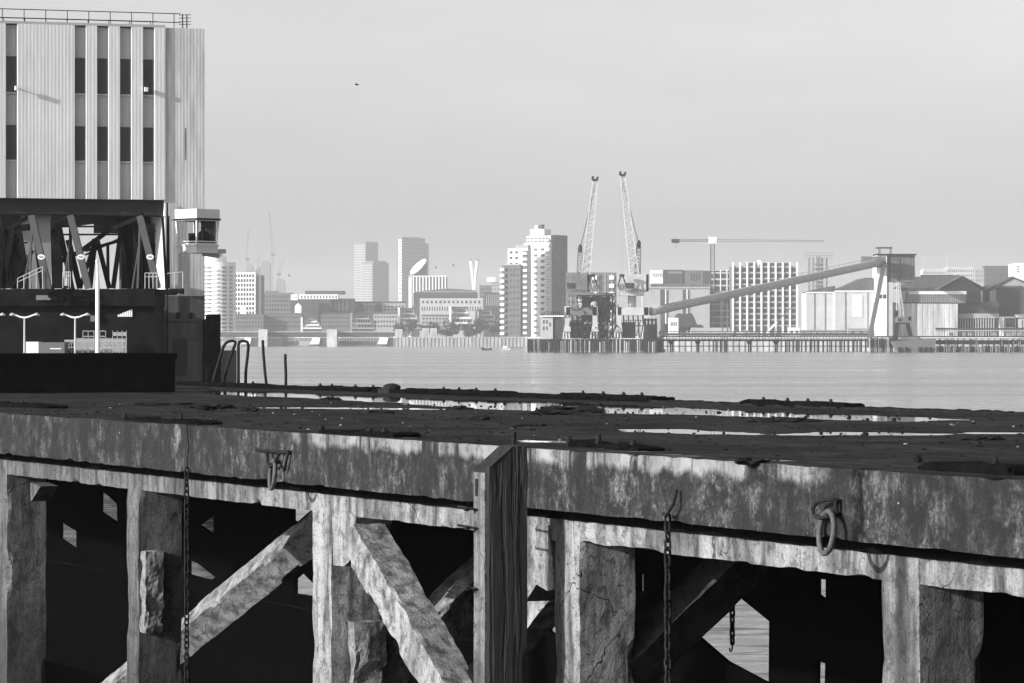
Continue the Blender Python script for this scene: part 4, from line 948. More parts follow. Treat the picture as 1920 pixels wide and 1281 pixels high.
# boats
def boat(x0, x1, y, lab, hullm, topm, cabin=True):
    Y = ZC*F/(y-HY); L_ = (x1-x0)/F*Y; t = thing('moored_boat', lab, 'boat', (K((x0+x1)/2)*Y, Y, 0), 0, 'small moored boats')
    MB().prism([(-L_/2, 1.5), (-L_*.42, -.3), (L_*.45, -.3), (L_/2, 1.2), (0, 1.0)], -1.2, 1.2).obj('hull', hullm, t)
    if cabin: MB().box(-L_*.3, L_*.1, -.8, .8, .9, 2).obj('cabin', topm, t)
    else: MB().box(-L_*.45, L_*.45, -.9, .9, .95, 1.3).obj('deck', topm, t)
boat(902, 923, 657.2, 'small dark open boat moored left of the white one', MDG, MWH2, False)
boat(940, 957, 656.8, 'small white cabin boat moored before the river wall', MWH2, MWH)
boat(1228, 1248, 660.5, 'pale launch lying at the right foot of the jetty', MWH2, MWH2, False)
# bird
t = thing('gull', 'tiny dark bird high in the sky', 'bird', P(669, 159, 420))
mb = MB(); mb.blob((0,0,0), (.25,.08,.07), 6, 0); mb.add([(.12,0,.02),(-.1,0,.02),(-.1,.3,.2),(.02,.55,.14)], [(0,1,2,3)]); mb.add([(.12,0,.02),(-.1,0,.02),(-.1,-.3,.2),(.02,-.55,.14)], [(3,2,1,0)]); mb.obj('body', MST, t)

# ------------------------------------------------------------------ terminal building (left)
TB = R(19)
e1 = Vector((math.cos(TB), math.sin(TB), 0)); YB = 180.
OB = Vector((K(0)*YB, YB, 0))
def sB(px, v=0):      # distance along the front for a pixel column, v = set back
    k = K(px); ox = OB.x-math.sin(TB)*v; oy = OB.y+math.cos(TB)*v
    return (k*oy-ox)/(e1.x-k*e1.y)
def zB(py, px, v=0):
    s = sB(px, v); Yp = OB.y+math.cos(TB)*v+e1.y*s; return Hh(py, Yp)
T = thing('ferry_terminal', 'ribbed white office block raised on columns above the ferry ramps', 'building', OB, TB)
zt, zb_ = zB(44, 20), zB(371, 0); BD = 19.; S0 = sB(-110)
v0 = .26
# back wall behind the bays
MB().box(S0, sB(310), v0, BD, zb_, zt-.05).obj('wall', MWH2, T)
fins = [(-110,-60),(-38,11),(33,140),(162,182),(204,225),(247,268),(290,310)]
bays = [(-60,-38),(11,33),(140,162),(182,204),(225,247),(268,290)]
for a, b2 in fins: MB().box(sB(a), sB(b2), 0, v0-.002, zb_+.0, zt).obj('panel', MRIB, T)
MSPN = M('smooth_spandrel', .34, .85, .12, 1.5)
rows = [(zB(172,20), zB(105,20)), (zB(299,20), zB(234,20))]
for a, b2 in bays:
    for (z0, z1) in rows:
        o = MB().box(sB(a)+.02, sB(b2)-.02, v0-.05, v0-.01, z0, z1).obj('window', MGL, T)
        MB().box(sB(a)+.02, sB(b2)-.02, v0-.12, v0-.002, z0-.08, z0-.005).obj('sill', MWH2, o)
MB().box(S0, sB(310), .0, BD, zt+.002, zt+.12).obj('roof', MWH2, T)
MB().box(S0, sB(308), .4, BD-.4, zb_-.72, zb_-.002).obj('floor_beam', M('dark_soffit', .035, .9, .2, 1), T)
# roof handrails
g = MB()
zr1, zr2 = zt+.78, zt+.36
for v in (1.2, 6.0):
    for i in range(15):
        s = S0+i*1.04
        if s > sB(352): break
        g.tube((s, v, zt+.1), (s, v, zr1), .02, 5)
    for z in (zr1, zr2): g.tube((S0, v, z), (sB(350), v, z), .022, 5)
g.obj('roof_railing', MST, T)
g = MB()
for z in (zt+.25, zt+.38, zt+.55, zt+.7): g.tube((sB(345),1,z), (sB(368),1,z+.03), .02, 4); 
g.tube((sB(352),1,zt-.0), (sB(352),1,zt+.75), .03, 5).tube((sB(360),1,zt-.0), (sB(360),1,zt+.75), .03, 5).obj('aerial', MST, T)
# stair tower on the right
vt = .09
MB().box(sB(310), sB(384,vt), vt, 9, zB(555,350), zB(53,350)).obj('stair_tower', MRIB2, T)
MLOW = M('grimy_tower_base', .11, .9, .45, 1.2, stretch=(1,1,.4), bump=.3)
tb = MB().box(sB(288), sB(384,vt), vt+.002, 8.9, -1, zB(555,350)-.002).obj('tower_base', MLOW, T)
for x in (331, 354): MB().box(sB(x), sB(x+8), vt-.03, vt-.005, zB(597,x), zB(586,x)).obj('vent_opening', MST, T)
MB().box(sB(313), sB(384,vt), vt-.08, vt-.01, zB(602,350), zB(599,350)).obj('ledge', MMG, T)
MB().box(sB(326), sB(350), vt-.04, vt-.01, zB(705,340), zB(635,340)).obj('door', MDG, T); MB().box(sB(352), sB(372), vt-.05, vt-.01, zB(690,340), zB(640,340)).obj('door', MMG, T)
MB().tube((sB(313),vt-.15,zB(380,313)), (sB(313),vt-.15,1), .05, 6).obj('downpipe', MST, T)
MB().tube((sB(348),vt+.0,zB(240,348)), (sB(348),vt+.0,zB(300,348)), .014, 4).obj('cable', MST, T)
# columns below
def colbox(a, b2, v, d, mat, ytop=373, ybot=None, name='column'):
    MB().box(sB(a,v), sB(b2,v), v, v+d, -1 if ybot is None else zB(ybot,a,v), zb_-.73).obj(name, mat, T)
colbox(42, 96, 1.2, 2.2, MLG); colbox(-60, 3, 1.2, 3, MMG); colbox(250, 300, 4.5, 3, MDG)

MB().box(sB(246), sB(311), 3, 8, zb_-1.4, zb_-.73).obj('floor_beam', MST, T)
# security cameras
for (x, y, lab) in ((28,166,'white security camera box on the wide panel corner of the office block'), (272,168,'small white camera in the rightmost upper window bay')):
    s = sB(x); p = OB+e1*s; z = zB(y, x)
    t = thing('security_camera', lab, 'camera', (p.x, p.y, z), TB); MB().box(-.06,.10,(-.36 if x < 100 else -.20),(-.2 if x < 100 else -.08),-.10,.10).obj('housing', MWH, t); MB().tube((.02,-.01,.03), (.02,(-.21 if x < 100 else -.09),.0), .03, 6).obj('bracket', MWH2, t)

# control cab
Yc = 180.5
t = thing('control_cab', 'white control cab with sloping windows hung on the stair tower', 'cab', P(370, 475, Yc-1.2), R(-42)); CB = t
zf = lambda y: Hh(y, Yc-1.2)-Hh(475, Yc-1.2)
def frustum(w0, w1, z0, z1, inset=0):
    a, b2 = w0/2, w1/2
    return MB().add([(-a,-a,z0),(a,-a,z0),(a,a,z0),(-a,a,z0),(-b2,-b2,z1),(b2,-b2,z1),(b2,b2,z1),(-b2,b2,z1)], [(0,3,2,1),(4,5,6,7),(0,1,5,4),(1,2,6,5),(2,3,7,6),(3,0,4,7)])
frustum(1.34,1.36,0,zf(462)).obj('lower_panel', MWH, t)
MB().box(-.74,.74,-.74,.74,zf(410),zf(393)).obj('roof', MWH, t)
MB().box(-.78,.78,-.78,.78,zf(412.5),zf(410)-.002).obj('roof_edge', MST, t)
MB().box(-.72,.72,-.72,.72,zf(462)+.002,zf(459)).obj('sill', MWH, t)
zl, zh = zf(459)+.002, zf(412.5)-.002
g = MB(); lo, hi = .62, .70
cs = [(-1,-1),(1,-1),(1,1),(-1,1)]
for i, (x, y) in enumerate(cs):
    g.beam((x*lo,y*lo,zl), (x*hi,y*hi,zh), .07, .07)
    x2, y2 = cs[(i+1) % 4]
    for f_, ss in ((.12, .05), (.03,.05), (.97,.05)):
        r_ = lo+(hi-lo)*f_; z_ = zl+(zh-zl)*f_
        g.beam((x*r_,y*r_,z_), (x2*r_,y2*r_,z_), ss, ss)
g.obj('window_frame', MWH, t)
MGS, ng, bg_ = newmat('cab_glazing'); bg_.inputs['Base Color'].default_value = (.6,.6,.6,1); bg_.inputs['Transmission Weight'].default_value = 1; bg_.inputs['Roughness'].default_value = .02; bg_.inputs['IOR'].default_value = 1.1
for i in range(4):
    x, y = cs[i]; x2, y2 = cs[(i+1) % 4]; l2, h2 = lo*.985, hi*.985
    MB().add([(x*l2,y*l2,zl+.02),(x2*l2,y2*l2,zl+.02),(x2*h2,y2*h2,zh-.02),(x*h2,y*h2,zh-.02)], [(0,1,2,3)]).obj('window_pane', MGS, t)
MB().box(-.5,.05,.0,.5,zl,zl+.55).obj('console', MST, t)
MB().box(-.6,.6,.575,.6,zl,zh).obj('rear_screen', MDG, t)
g = MB().beam((-.4,.74,.0),(-.1,1.5,-.1),.2,.2); g.beam((.4,.74,.1),(.5,1.3,.1),.2,.2); g.obj('bracket', MSTL, t)
g = MB().tube((-.85,-.85,zf(413)), (.95,-.85,zf(413)), .02, 5).tube((.95,-.85,zf(413)), (.95,.6,zf(413)), .02, 5).tube((.95,-.85,zf(413)), (.74,-.74,zf(470)), .015, 5).obj('outer_rail', MST, t)
# the operator
def person(loc, rz, lab):
    V = [(0,0,.0),(0,0,.28),(0,.01,.48),(0,.0,.58),(0,-.01,.68),(0,-.03,.74), (.19,0,.47),(.24,-.08,.24),(.16,-.28,.16),(-.19,0,.47),(-.24,-.08,.24),(-.16,-.28,.16),(.1,-.18,.0),(-.1,-.18,.0),(.11,-.42,-.02),(-.11,-.42,-.02),(.11,-.42,-.4),(-.11,-.42,-.4)]
    E = [(0,1),(1,2),(2,3),(3,4),(4,5),(2,6),(6,7),(7,8),(2,9),(9,10),(10,11),(0,12),(0,13),(12,14),(13,15),(14,16),(15,17)]
    r = [.16,.15,.14,.055,.095,.085,.065,.05,.035,.065,.05,.035,.09,.09,.065,.065,.05,.05]
    me = bpy.data.meshes.new('person'); me.from_pydata(V, E, []); o = bpy.data.objects.new('person', me); COL.objects.link(o)
    o.location = loc; o.rotation_euler = (0,0,rz); me.materials.append(M('dark_clothing', .03, .9))
    sk = o.modifiers.new('skin', 'SKIN'); o.modifiers.new('sub', 'SUBSURF').levels = 1; o.modifiers['sub'].render_levels = 2
    for i, v in enumerate(me.skin_vertices[0].data): v.radius = (r[i], r[i]*.8); v.use_root = (i == 0)
    return tag(o, lab, 'person')
pb = CB.location+Vector((.22,.0,zl+.1))
person(pb, R(20), 'person in dark clothing seated in the control cab window')

# ------------------------------------------------------------------ ferry ramp trusses
YT = 176.
mstr = M('ramp_steel', .008, .6, .5, 1.5); mstr.node_tree.nodes['Principled BSDF'].inputs['Specular IOR Level'].default_value = .02; mrak = M('painted_raker', .07, .6, .25, 1.2)
t = thing('ferry_ramp', 'dark lattice ferry loading ramps with three grey raking arms', 'ramp', (K(150)*YT, YT, 0)); RP = t
q = lambda x, y, d=0: P(x, y, YT+d)-Vector(RP.location)
B_ = lambda g, a, b2, w, d0=0, d1=0, dd=.25: g.beam(q(a[0],a[1],d0), q(b2[0],b2[1],d1), w, dd)
for (x0, y0, x1, y1) in ((59,404,91,541),(132,404,166,541),(262,405,296,541)):
    r_ = MB().beam(q(x0,y0), q(x1,y1), .30, .35).obj('raker', mrak, t)
    k = .6; cx_, cy_ = x0+(x1-x0)*k, 482
    s_ = MB(); c0 = q(x0+(x1-x0)*.57, 482, -.2)
    ringp = [c0+Vector((math.cos(a)*.17, 0, math.sin(a)*.12)) for a in [R(i*22.5) for i in range(16)]]
    s_.add([p for p in ringp]+[p+Vector((0,.03,0)) for p in ringp], [tuple(range(16))]+[(i,i+16,(i+1)%16+16,(i+1)%16) for i in range(16)]); rs = s_.obj('round_sign', MWH, r_)
    MB().box(c0.x-.1,c0.x+.1,c0.y-.012,c0.y-.002,c0.z-.03,c0.z+.03).obj('sign_mark', MMG, rs)
    g = MB(); B_(g, (x0+1,y0+3), (x0-4,541), .09); B_(g, (x0+6,y0+8), (x0-14,541), .07, 0, .5); g.obj('hanger', mrak, t)
g = MB()
# right truss: falling top chord and V diagonals
B_(g,(268,404),(205,432),.2,0,1); B_(g,(205,432),(150,472),.2,1,2); B_(g,(150,472),(100,497),.2,2,3)
B_(g,(262,404),(120,404),.05,0,0,.05); B_(g,(310,407),(262,404),.05,0,0,.05); B_(g,(250,425),(110,425),.08,1,1,.08); B_(g,(250,440),(110,440),.08,1,1,.08)
for a, b2, w_ in (((178,448),(168,540),.24),((182,448),(205,541),.2),((228,425),(212,541),.2),((228,425),(262,541),.24),((178,452),(150,541),.16),((202,458),(203,540),.12),
               ((240,420),(238,541),.5),((262,410),(265,541),.2),((246,430),(262,520),.3),((305,408),(312,541),.1),((315,405),(316,541),.12),((233,425),(250,541),.25)):
    B_(g, a, b2, w_, 1, 1)
B_(g,(160,470),(235,448),.14,1,1); B_(g,(160,478),(238,441),.08,2,2); B_(g,(128,450),(150,541),.25,1,1); B_(g,(110,420),(135,541),.22,1,1); B_(g,(105,412),(108,541),.5,1.5,1.5)
B_(g,(135,404),(100,418),.14); B_(g,(30,404),(59,404),.05); B_(g,(30,404),(0,402),.05); B_(g,(59,404),(-10,445),.16,0,2); B_(g,(35,425),(55,541),.2,1,1); B_(g,(25,425),(5,541),.24,1,1); B_(g,(10,425),(12,541),.6,1.6,1.6)
B_(g,(62,470),(20,541),.12,1,1); B_(g,(-10,430),(12,541),.3,1,1); B_(g,(132,410),(133,541),.12)
for (x0,x1) in ((5,30),(20,50),(38,8),(62,78),(248,244),(252,246),(244,250),(262,276),(276,262),(270,288),(232,252)):
    B_(g,(x0,rnd.uniform(412,440)),(x1,541),.14,1.2,1.2)
for y in (430,455,480,505,528): B_(g,(-20,y+6),(52,y),.07,2,2,.07); B_(g,(228,y),(292,y+4),.07,2,2,.07)
B_(g,(-20,430),(60,426),.3,2.2,2.2); B_(g,(30,440),(34,541),.6,2.4,2.4); B_(g,(278,420),(280,541),.6,2.4,2.4)
g.obj('lattice', mstr, t)
g = MB()
for (x0,x1,y0,y1) in ((33,80,500,522),(118,132,510,541),(272,302,512,541)):
    g = MB()
    for k in range(5): x = x0+(x1-x0)*k/4; g.tube(q(x, y1-(y1-y0)*k/4 if x0 == 33 else y0,-.4), q(x,541,-.4), .018, 5)
    for f_ in (0,.5): g.tube(q(x0,(y1 if x0 == 33 else y0)+14*f_,-.4), q(x1,y0+14*f_,-.4), .018, 5)
    g.obj('stair_railing', MSTL, t)
g = MB()
g.tube(q(327,512,-.4), q(327,541,-.4), .02, 5).tube(q(343,510,-.4), q(343,541,-.4), .02, 5).tube(q(313,513,-.4), q(343,510,-.4), .015, 5)
g.obj('stair_railing', MSTL, t)
MB().rbox((q(-60,0).x, q(291,0).x, -.2, 5, Hh(574,YT), Hh(542,YT)), (.4,1,.4), .05, 1).obj('plate_girder', mstr, t)
MB().box(q(291,0).x+.01, q(318,0).x, -.1, 4, Hh(552,YT), Hh(543,YT)).tube(q(318,546), q(345,546), .12, 8).tube(q(340,546), q(345,546), .15, 8).obj('buffer', mstr, t)
g = MB()
for k in range(26):
    x = rnd.uniform(90,170); y = rnd.uniform(536,566); g.box(q(x,0).x, q(x+rnd.uniform(3,10),0).x, -.5, -.25, Hh(y+rnd.uniform(3,9),YT), Hh(y,YT))
g.box(q(88,0).x, q(182,0).x, -.4, -.3, Hh(556,YT), Hh(549,YT)); g.obj('machinery', mstr, t); MB().box(q(70,0).x, q(97,0).x, -.45, -.25, Hh(563,YT), Hh(554,YT)).obj('motor_box', MSTG, t)
MB().box(q(-60,0).x, q(118,0).x, .3, 5, 0, Hh(574,YT)-.01).box(q(118,0).x, q(236,0).x, .3, 5, Hh(634,YT), Hh(574,YT)-.01).box(q(236,0).x, q(289,0).x, .3, 5, 0, Hh(574,YT)-.01).obj('ramp_support', mstr, t)
g = MB(); 
for k in range(7): g.box(q(220+4*k,0).x, q(223+4*k,0).x, .2, .28, Hh(594,YT), Hh(590-1.6*k,YT))
g.obj('louvre', MWH, t); MB().box(q(169,0).x, q(186,0).x, .1,.28,Hh(603,YT),Hh(592,YT)).obj('notice_board', MSTG, t)
# white railings under the ramp
t = thing('white_railing', 'white trellis railing glimpsed under the ferry ramp', 'railing', P(178, 663, 174)); q = lambda x, y, d=0: P(x, y, 174)-Vector(t.location)+Vector((0,d,0))
g = MB()
for k in range(20): g.tube(q(122+6*k,662), q(122+6*k,638), .02, 4)
for k in range(9): g.tube(q(122+12*k,662), q(134+12*k,638), .02, 4); g.tube(q(134+12*k,662), q(122+12*k,638), .02, 4)
for y in (638,640,651): g.tube(q(121,y), q(236,y), .03, 4)
g.obj('bars', MLG, t)
g = MB()
for y in (620, 630): g.box(q(150,0).x,q(194,0).x,1,1.1,q(0,y+1.6).z,q(0,y).z)
for x in (150,160,171,182,193,206,215,224,232): g.box(q(x,0).x,q(x+1.2,0).x,1,1.1,q(0,662).z,q(0,620).z)
g.box(q(206,0).x,q(232,0).x,1,1.1,q(0,630).z,q(0,623).z)
g.obj('bright_gap_panel', MLG, t); MB().box(q(190,0).x, q(208,0).x, .2, .6, q(0,663).z, q(0,654).z).obj('kerb_block', MWH2, t)  # pale bars and panel standing in for bright background seen through openings
# container
t = thing('site_container', 'low grey container with white lit end below the ramp', 'container', P(84, 663, 172)); q = lambda x, y: P(x, y, 172)-Vector(t.location)
MB().box(q(72,0).x, q(121,0).x, 0, 1.5, 0, q(0,642).z).obj('body', MSTG, t); MB().box(q(48,0).x, q(72,0).x-.01, .1, 1.4, 0, q(0,641).z).obj('lit_end', MWH, t); MB().box(q(94,0).x, q(115,0).x, -.03, -.005, q(0,655).z, q(0,653).z).obj('stripe', MWH, t)  # sunlit end of the container put into its white colour
# lamps and pole
def lamp(x, lab):
    t = thing('street_lamp', lab, 'street lamp', P(x, 700, 168), 0, 'twin armed white street lamps'); q = lambda a, y: P(a, y, 168)-Vector(t.location)
    MB().tube(q(x,705), q(x,595), .06, 8, .04).obj('pole', MWH2, t)
    for s in (-1, 1):
        a = MB().path([q(x,596), q(x+s*8,594.5), q(x+s*15,591.5), q(x+s*20,590)], [.045,.04,.035,.03], 6).obj('arm', MWH, t)
        MB().path([q(x+s*19,590.3), q(x+s*23,589.4), q(x+s*28,591)], [.05,.075,.03], 8).obj('lamp_head', MWH2, a)
lamp(46, 'twin armed white street lamp behind the container, middle of the three'); lamp(141, 'twin armed white street lamp nearest the tall pole'); lamp(-18, 'street lamp of which only an arm enters the left edge')
t = thing('flagpole', 'tall plain white tapering pole in front of the ramps', 'pole', P(183, 700, 167)); q = lambda a, y: P(a, y, 167)-Vector(t.location)
MB().tube(q(183,705), q(183,527), .1, 10, .09).obj('lower_shaft', MWH, t); MB().tube(q(183,527), q(182,490), .06, 8, .045).blob(tuple(q(182,490)), (.07,.07,.07), 6, 0).obj('upper_shaft', MWH, t)

# ground of the terminal pier (hidden by the black wall, carries lamps and ramps)
MB().box(K(-300)*180, K(300)*180, 160, 230, -1, Hh(664,168)).obj('terminal_apron', MDG)['kind'] = 'structure'

# ------------------------------------------------------------------ wharf
WO = Vector((0, 36, 0)); RW = -(math.pi/2-TH)        # local x along the edge towards the camera, y inward
ux = Vector((math.sin(TH), -math.cos(TH))); uy = Vector((math.cos(TH), math.sin(TH)))
def tq(px, py, z=3.75):                              # pixel on level z -> wharf coordinates
    Yp = (ZC-z)*F/(py-HY); d = Vector((K(px)*Yp, Yp))-Vector((0,36)); return d.dot(ux), d.dot(uy)
def tx(px, q=0):                                     # pixel column on the vertical plane at q
    k = K(px); ox = uy.x*q; oy = 36+uy.y*q; return (k*oy-ox)/(ux.x-k*ux.y)
def wz(py, px, q=0):
    t_ = tx(px, q); Yp = 36+uy.y*q+ux.y*t_; return Hh(py, Yp)
def wp(t_, q, z): d = ux*t_+uy*q; return Vector((d.x, 36+d.y, z))
DT = 3.75; FB = 3.195; CB_ = 2.87; QF = 12.35; REC = .4
WH = thing('wharf', 'derelict concrete wharf on braced piles with puddled deck', 'wharf', WO, RW)
T0, T1, TF = -34, 24, -95
# deck surface with silt, hollows and rain puddles
import numpy as np
pud = [[(386,731),(500,735),(650,742),(883,750),(1080,755),(1180,760),(1262,765),(1400,771),(1560,776),(1700,782),(1822,787.5),(1700,790),(1560,787),(1440,782),(1300,777.5),(1150,776),(1060,773),(940,768.5),(870,764),(700,753.5),(560,746),(400,740)],
       [(1150,804),(1250,804),(1330,806.5),(1425,812),(1415,815.5),(1290,814.5),(1200,809)], [(1450,814),(1530,810),(1640,810.5),(1745,814),(1740,816.5),(1600,816.5),(1470,816)],
       [(1790,810),(1860,809),(1990,812),(1990,815),(1860,813.5)], [(-60,760.5),(58,760.5),(50,764.5),(-60,766)], [(984,824),(1052,828),(1050,831),(984,829)], [(500,764),(680,764),(840,767),(840,769),(680,767.5),(500,766)],
       [(326,726),(405,728.5),(405,731),(326,729)], [(384,763),(398,763.5),(398,770),(384,769)]]
polys = [np.array([tq(*p) for p in pl]) for pl in pud]
nt_, nq_ = int((T1-T0)/.09), int(QF/.09)
tt = np.concatenate([np.linspace(TF, T0-.3, 160), np.linspace(T0, T1, nt_+1)]); nt_ = len(tt)-1; qq = np.linspace(0.02, QF, nq_+1)
TT, QQ = np.meshgrid(tt, qq, indexing='ij')
best = np.full(TT.shape, 9.)
for pl in polys:
    ins = np.zeros(TT.shape, bool); dist = np.full(TT.shape, 9.)
    for i in range(len(pl)):
        a, b2 = pl[i], pl[(i+1) % len(pl)]
        d = b2-a; L2 = (d**2).sum()+1e-9
        h = np.clip(((TT-a[0])*d[0]+(QQ-a[1])*d[1])/L2, 0, 1)
        dist = np.minimum(dist, np.hypot(TT-a[0]-h*d[0], QQ-a[1]-h*d[1]))
        c = (a[1] > QQ) != (b2[1] > QQ)
        with np.errstate(divide='ignore', invalid='ignore'): xi = (b2[0]-a[0])*(QQ-a[1])/(b2[1]-a[1]+1e-12)+a[0]
        ins ^= c & (TT < xi)
    best = np.minimum(best, np.where(ins, -dist, dist))
vs = []
for i in range(nt_+1):
    for j in range(nq_+1):
        t_, q_ = tt[i], qq[j]
        n1 = noise.noise(Vector((t_*.9, q_*.9, 0))); n2 = noise.noise(Vector((t_*4, q_*4, 5))); n3 = noise.noise(Vector((t_*11, q_*11, 9)))
        s = best[i, j]+n1*.22+n2*.12
        k = min(1, max(0, (.12-s)/.24))
        z = DT+.003+.004*n1+.003*n2+.004*max(0, n3)-.02*k
        vs.append((t_, q_, z))
fs = [(i*(nq_+1)+j, (i+1)*(nq_+1)+j, (i+1)*(nq_+1)+j+1, i*(nq_+1)+j+1) for i in range(nt_) for j in range(nq_)]
MB().add(vs, fs).obj('deck', MD, WH)
o = MB().add([(TF,.5,DT-.002),(T1,.5,DT-.002),(T1,QF-.2,DT-.002),(TF,QF-.2,DT-.002)], [(0,1,2,3)]).obj('puddle_water', MPU); o.location = WO; o.rotation_euler = (0,0,RW); o['kind'] = 'structure'
# edge beam (fascia)
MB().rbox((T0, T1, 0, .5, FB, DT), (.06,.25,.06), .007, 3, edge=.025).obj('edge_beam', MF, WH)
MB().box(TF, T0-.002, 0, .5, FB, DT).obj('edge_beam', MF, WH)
MB().box(TF, T1, .5, QF-.4, FB+.1, DT-.09).obj('deck_slab', MDK, WH)
MB().rbox((TF, tx(1235,QF-.3), QF-.4, QF, FB, DT+.075), (.12,.13,.1), .016, 3, edge=.05).obj('coping_timber', MBLK, WH)
MB().rbox((tx(1235,QF-.3), T1, QF-.45, QF, FB, DT+.035), (.10,.1,.1), .03, 5, edge=.06).obj('broken_coping', MDB, WH)
MB().rbox((TF, T1, QF-.39, QF-.01, FB, DT+.01), (.15,.2,.2), .02, 2).obj('rear_edge_beam', MBLK, WH)
# cap beam, set back, with broken underside
MB().rbox((T0, T1, REC, REC+.35, CB_, FB-.02), (.07,.18,.06), .008, 2.5, edge=.04).obj('cap_beam', MP, WH)
MB().rbox((T0, T1, REC-.035, REC+.05, FB-.118, FB-.001), (.07,.08,.04), .008, 3.5).obj('overhang_shade_strip', MBLK, WH)  # dark strip standing in for the shadow line under the overhang
# front columns
cols = [(-25.3,-24.75),(tx(-6,REC),tx(-6,REC)+.55),(tx(239,REC),tx(239,REC)+.5),(tx(587,REC),tx(587,REC)+.6),(tx(1042,REC),tx(1042,REC)+.56),(tx(1655,REC),tx(1655,REC)+.6),(13.7,14.25),(20.1,20.65)]
for i, (a, b2) in enumerate(cols):
    MB().rbox((a, b2, REC-.003, REC+.56, -2.4, FB-.03), (.07,.07,.09), .012, 2.3, seed=i, edge=.05).obj('column', MP, WH)
# swollen jackets on columns
MJ = pale_mat('rough_jacket_concrete', .05, .22, streaky=1)
def jacket(px, py0, py1, q0, qw, out, i):
    k = cols[i][1]; z0, z1 = wz(py1, px, q0), wz(py0, px, q0)
    MB().rbox((k-.05, k+out, q0, q0+qw, z0, z1), (.04,.04,.05), .035, 4, seed=px, edge=.18).obj('repair_jacket', MJ, WH)
jacket(280, 1035, 1190, REC+.02, .24, .2, 2); jacket(675, 1165, 1330, REC+.2, .36, .18, 3)
# haunches below the cap beam
def haunch(pts, q0, q1, mat=MP, name='haunch', seg=.1):
    # polygon in photo pixels on plane q0
    pp = [(tx(x, q0), wz(y, x, q0)) for x, y in pts]; MB().prism(pp, q0, q1).obj(name, mat, WH)
haunch([(656,962),(668,972),(655,1052),(645,1062),(625,1060),(622,962)], REC-.012, REC+.4)
haunch([(985,985),(1028,985),(1036,1050),(1040,1105),(1026,1108),(1006,1096),(985,1128)], REC-.015, REC+.3)
haunch([(57,905),(76,912),(60,938),(57,940)], REC+.05, REC+.3)
# braces: rough prisms between pixel points
def brace(a, b2, qa, qb, wdt, thk, mat, seg=.1, amp=.018, seed=0, name='brace', edge=.06):
    A = Vector((tx(a[0],qa), qa, wz(a[1],a[0],qa))); B = Vector((tx(b2[0],qb), qb, wz(b2[1],b2[0],qb)))
    d = B-A; L_ = d.length; d.normalize(); s = d.cross(Vector((0,1,0))).normalized(); n_ = s.cross(d).normalized()
    xf = lambda p: A+d*p.x+s*p.z+n_*p.y
    MB().rbox((0, L_, -thk/2, thk/2, -wdt/2, wdt/2), (.05,.045,.045), amp, 2.6, xf=xf, seed=seed, edge=edge).obj(name, mat, WH)
brace((684,1012), (908,1400), REC+.13, REC+.13, .42, .36, MBR, seed=1, amp=.026, edge=.10)
brace((800,1400), (1080,1060), REC+.75, REC+.75, .34, .3, MBR, seed=2, amp=.015, edge=.07)
def cross_brace(tc, w_, z0, th_, q1, mat, seed):
    """raking brace running inward from a front column up to the deck"""
    A = Vector((tc, REC+.3, z0-.84*.25)); B = Vector((tc, q1, z0+.84*(q1-.95))); d = B-A; L_ = d.length; d.normalize(); n_ = Vector((0, -d.z, d.y))
    ro = R(24)
    xf = lambda p: A+d*p.x+Vector((1, 0, 0))*(p.y*math.cos(ro)+(p.z+th_/2)*math.sin(ro))+n_*((p.z+th_/2)*math.cos(ro)-p.y*math.sin(ro)-th_/2)
    MB().rbox((0, L_, -w_/2, w_/2, -th_, 0), (.05,.045,.045), .014, 2.6, xf=xf, seed=seed, edge=.04).obj('brace', mat, WH)
MBR2 = pale_mat('shaded_brace_concrete', .01, .05, streaky=.6)  # darker copy of the brace concrete, with the deck's shade in its colour
def member(A, B, w_, th_, mat, seed, ro=R(24)):
    A, B = Vector(A), Vector(B); d = B-A; L_ = d.length; d.normalize(); h_ = d.cross(Vector((0,0,1))).normalized(); n_ = h_.cross(d).normalized()
    if h_.x < 0: h_ = -h_
    if n_.z < 0: n_ = -n_
    xf = lambda p: A+d*p.x+h_*(p.y*math.cos(ro)+(p.z+th_/2)*math.sin(ro))+n_*((p.z+th_/2)*math.cos(ro)-p.y*math.sin(ro)-th_/2)
    MB().rbox((0, L_, -w_/2, w_/2, -th_, 0), (.05,.045,.045), .016, 2.6, xf=xf, seed=seed, edge=.05).obj('brace', mat, WH)
def mp_(x, y, q_): return (tx(x, q_), q_, wz(y, x, q_))
member(mp_(150,1326,1.18), mp_(640,925,3.1), .36, .38, MBR, 21, R(50))
for i, (dz_, th_, q1) in enumerate(((0,0,0),(0,0,0),(-.02,.42,3.2),(.55,.4,2.4),(.0,.4,3.2))):
    if not th_: continue
    a, b2 = cols[i+1]; cross_brace(b2-.17 if i == 2 else (a+b2)/2, .34, 1.31+dz_, th_, q1, MBR if i == 2 else MBR2, 20+i)

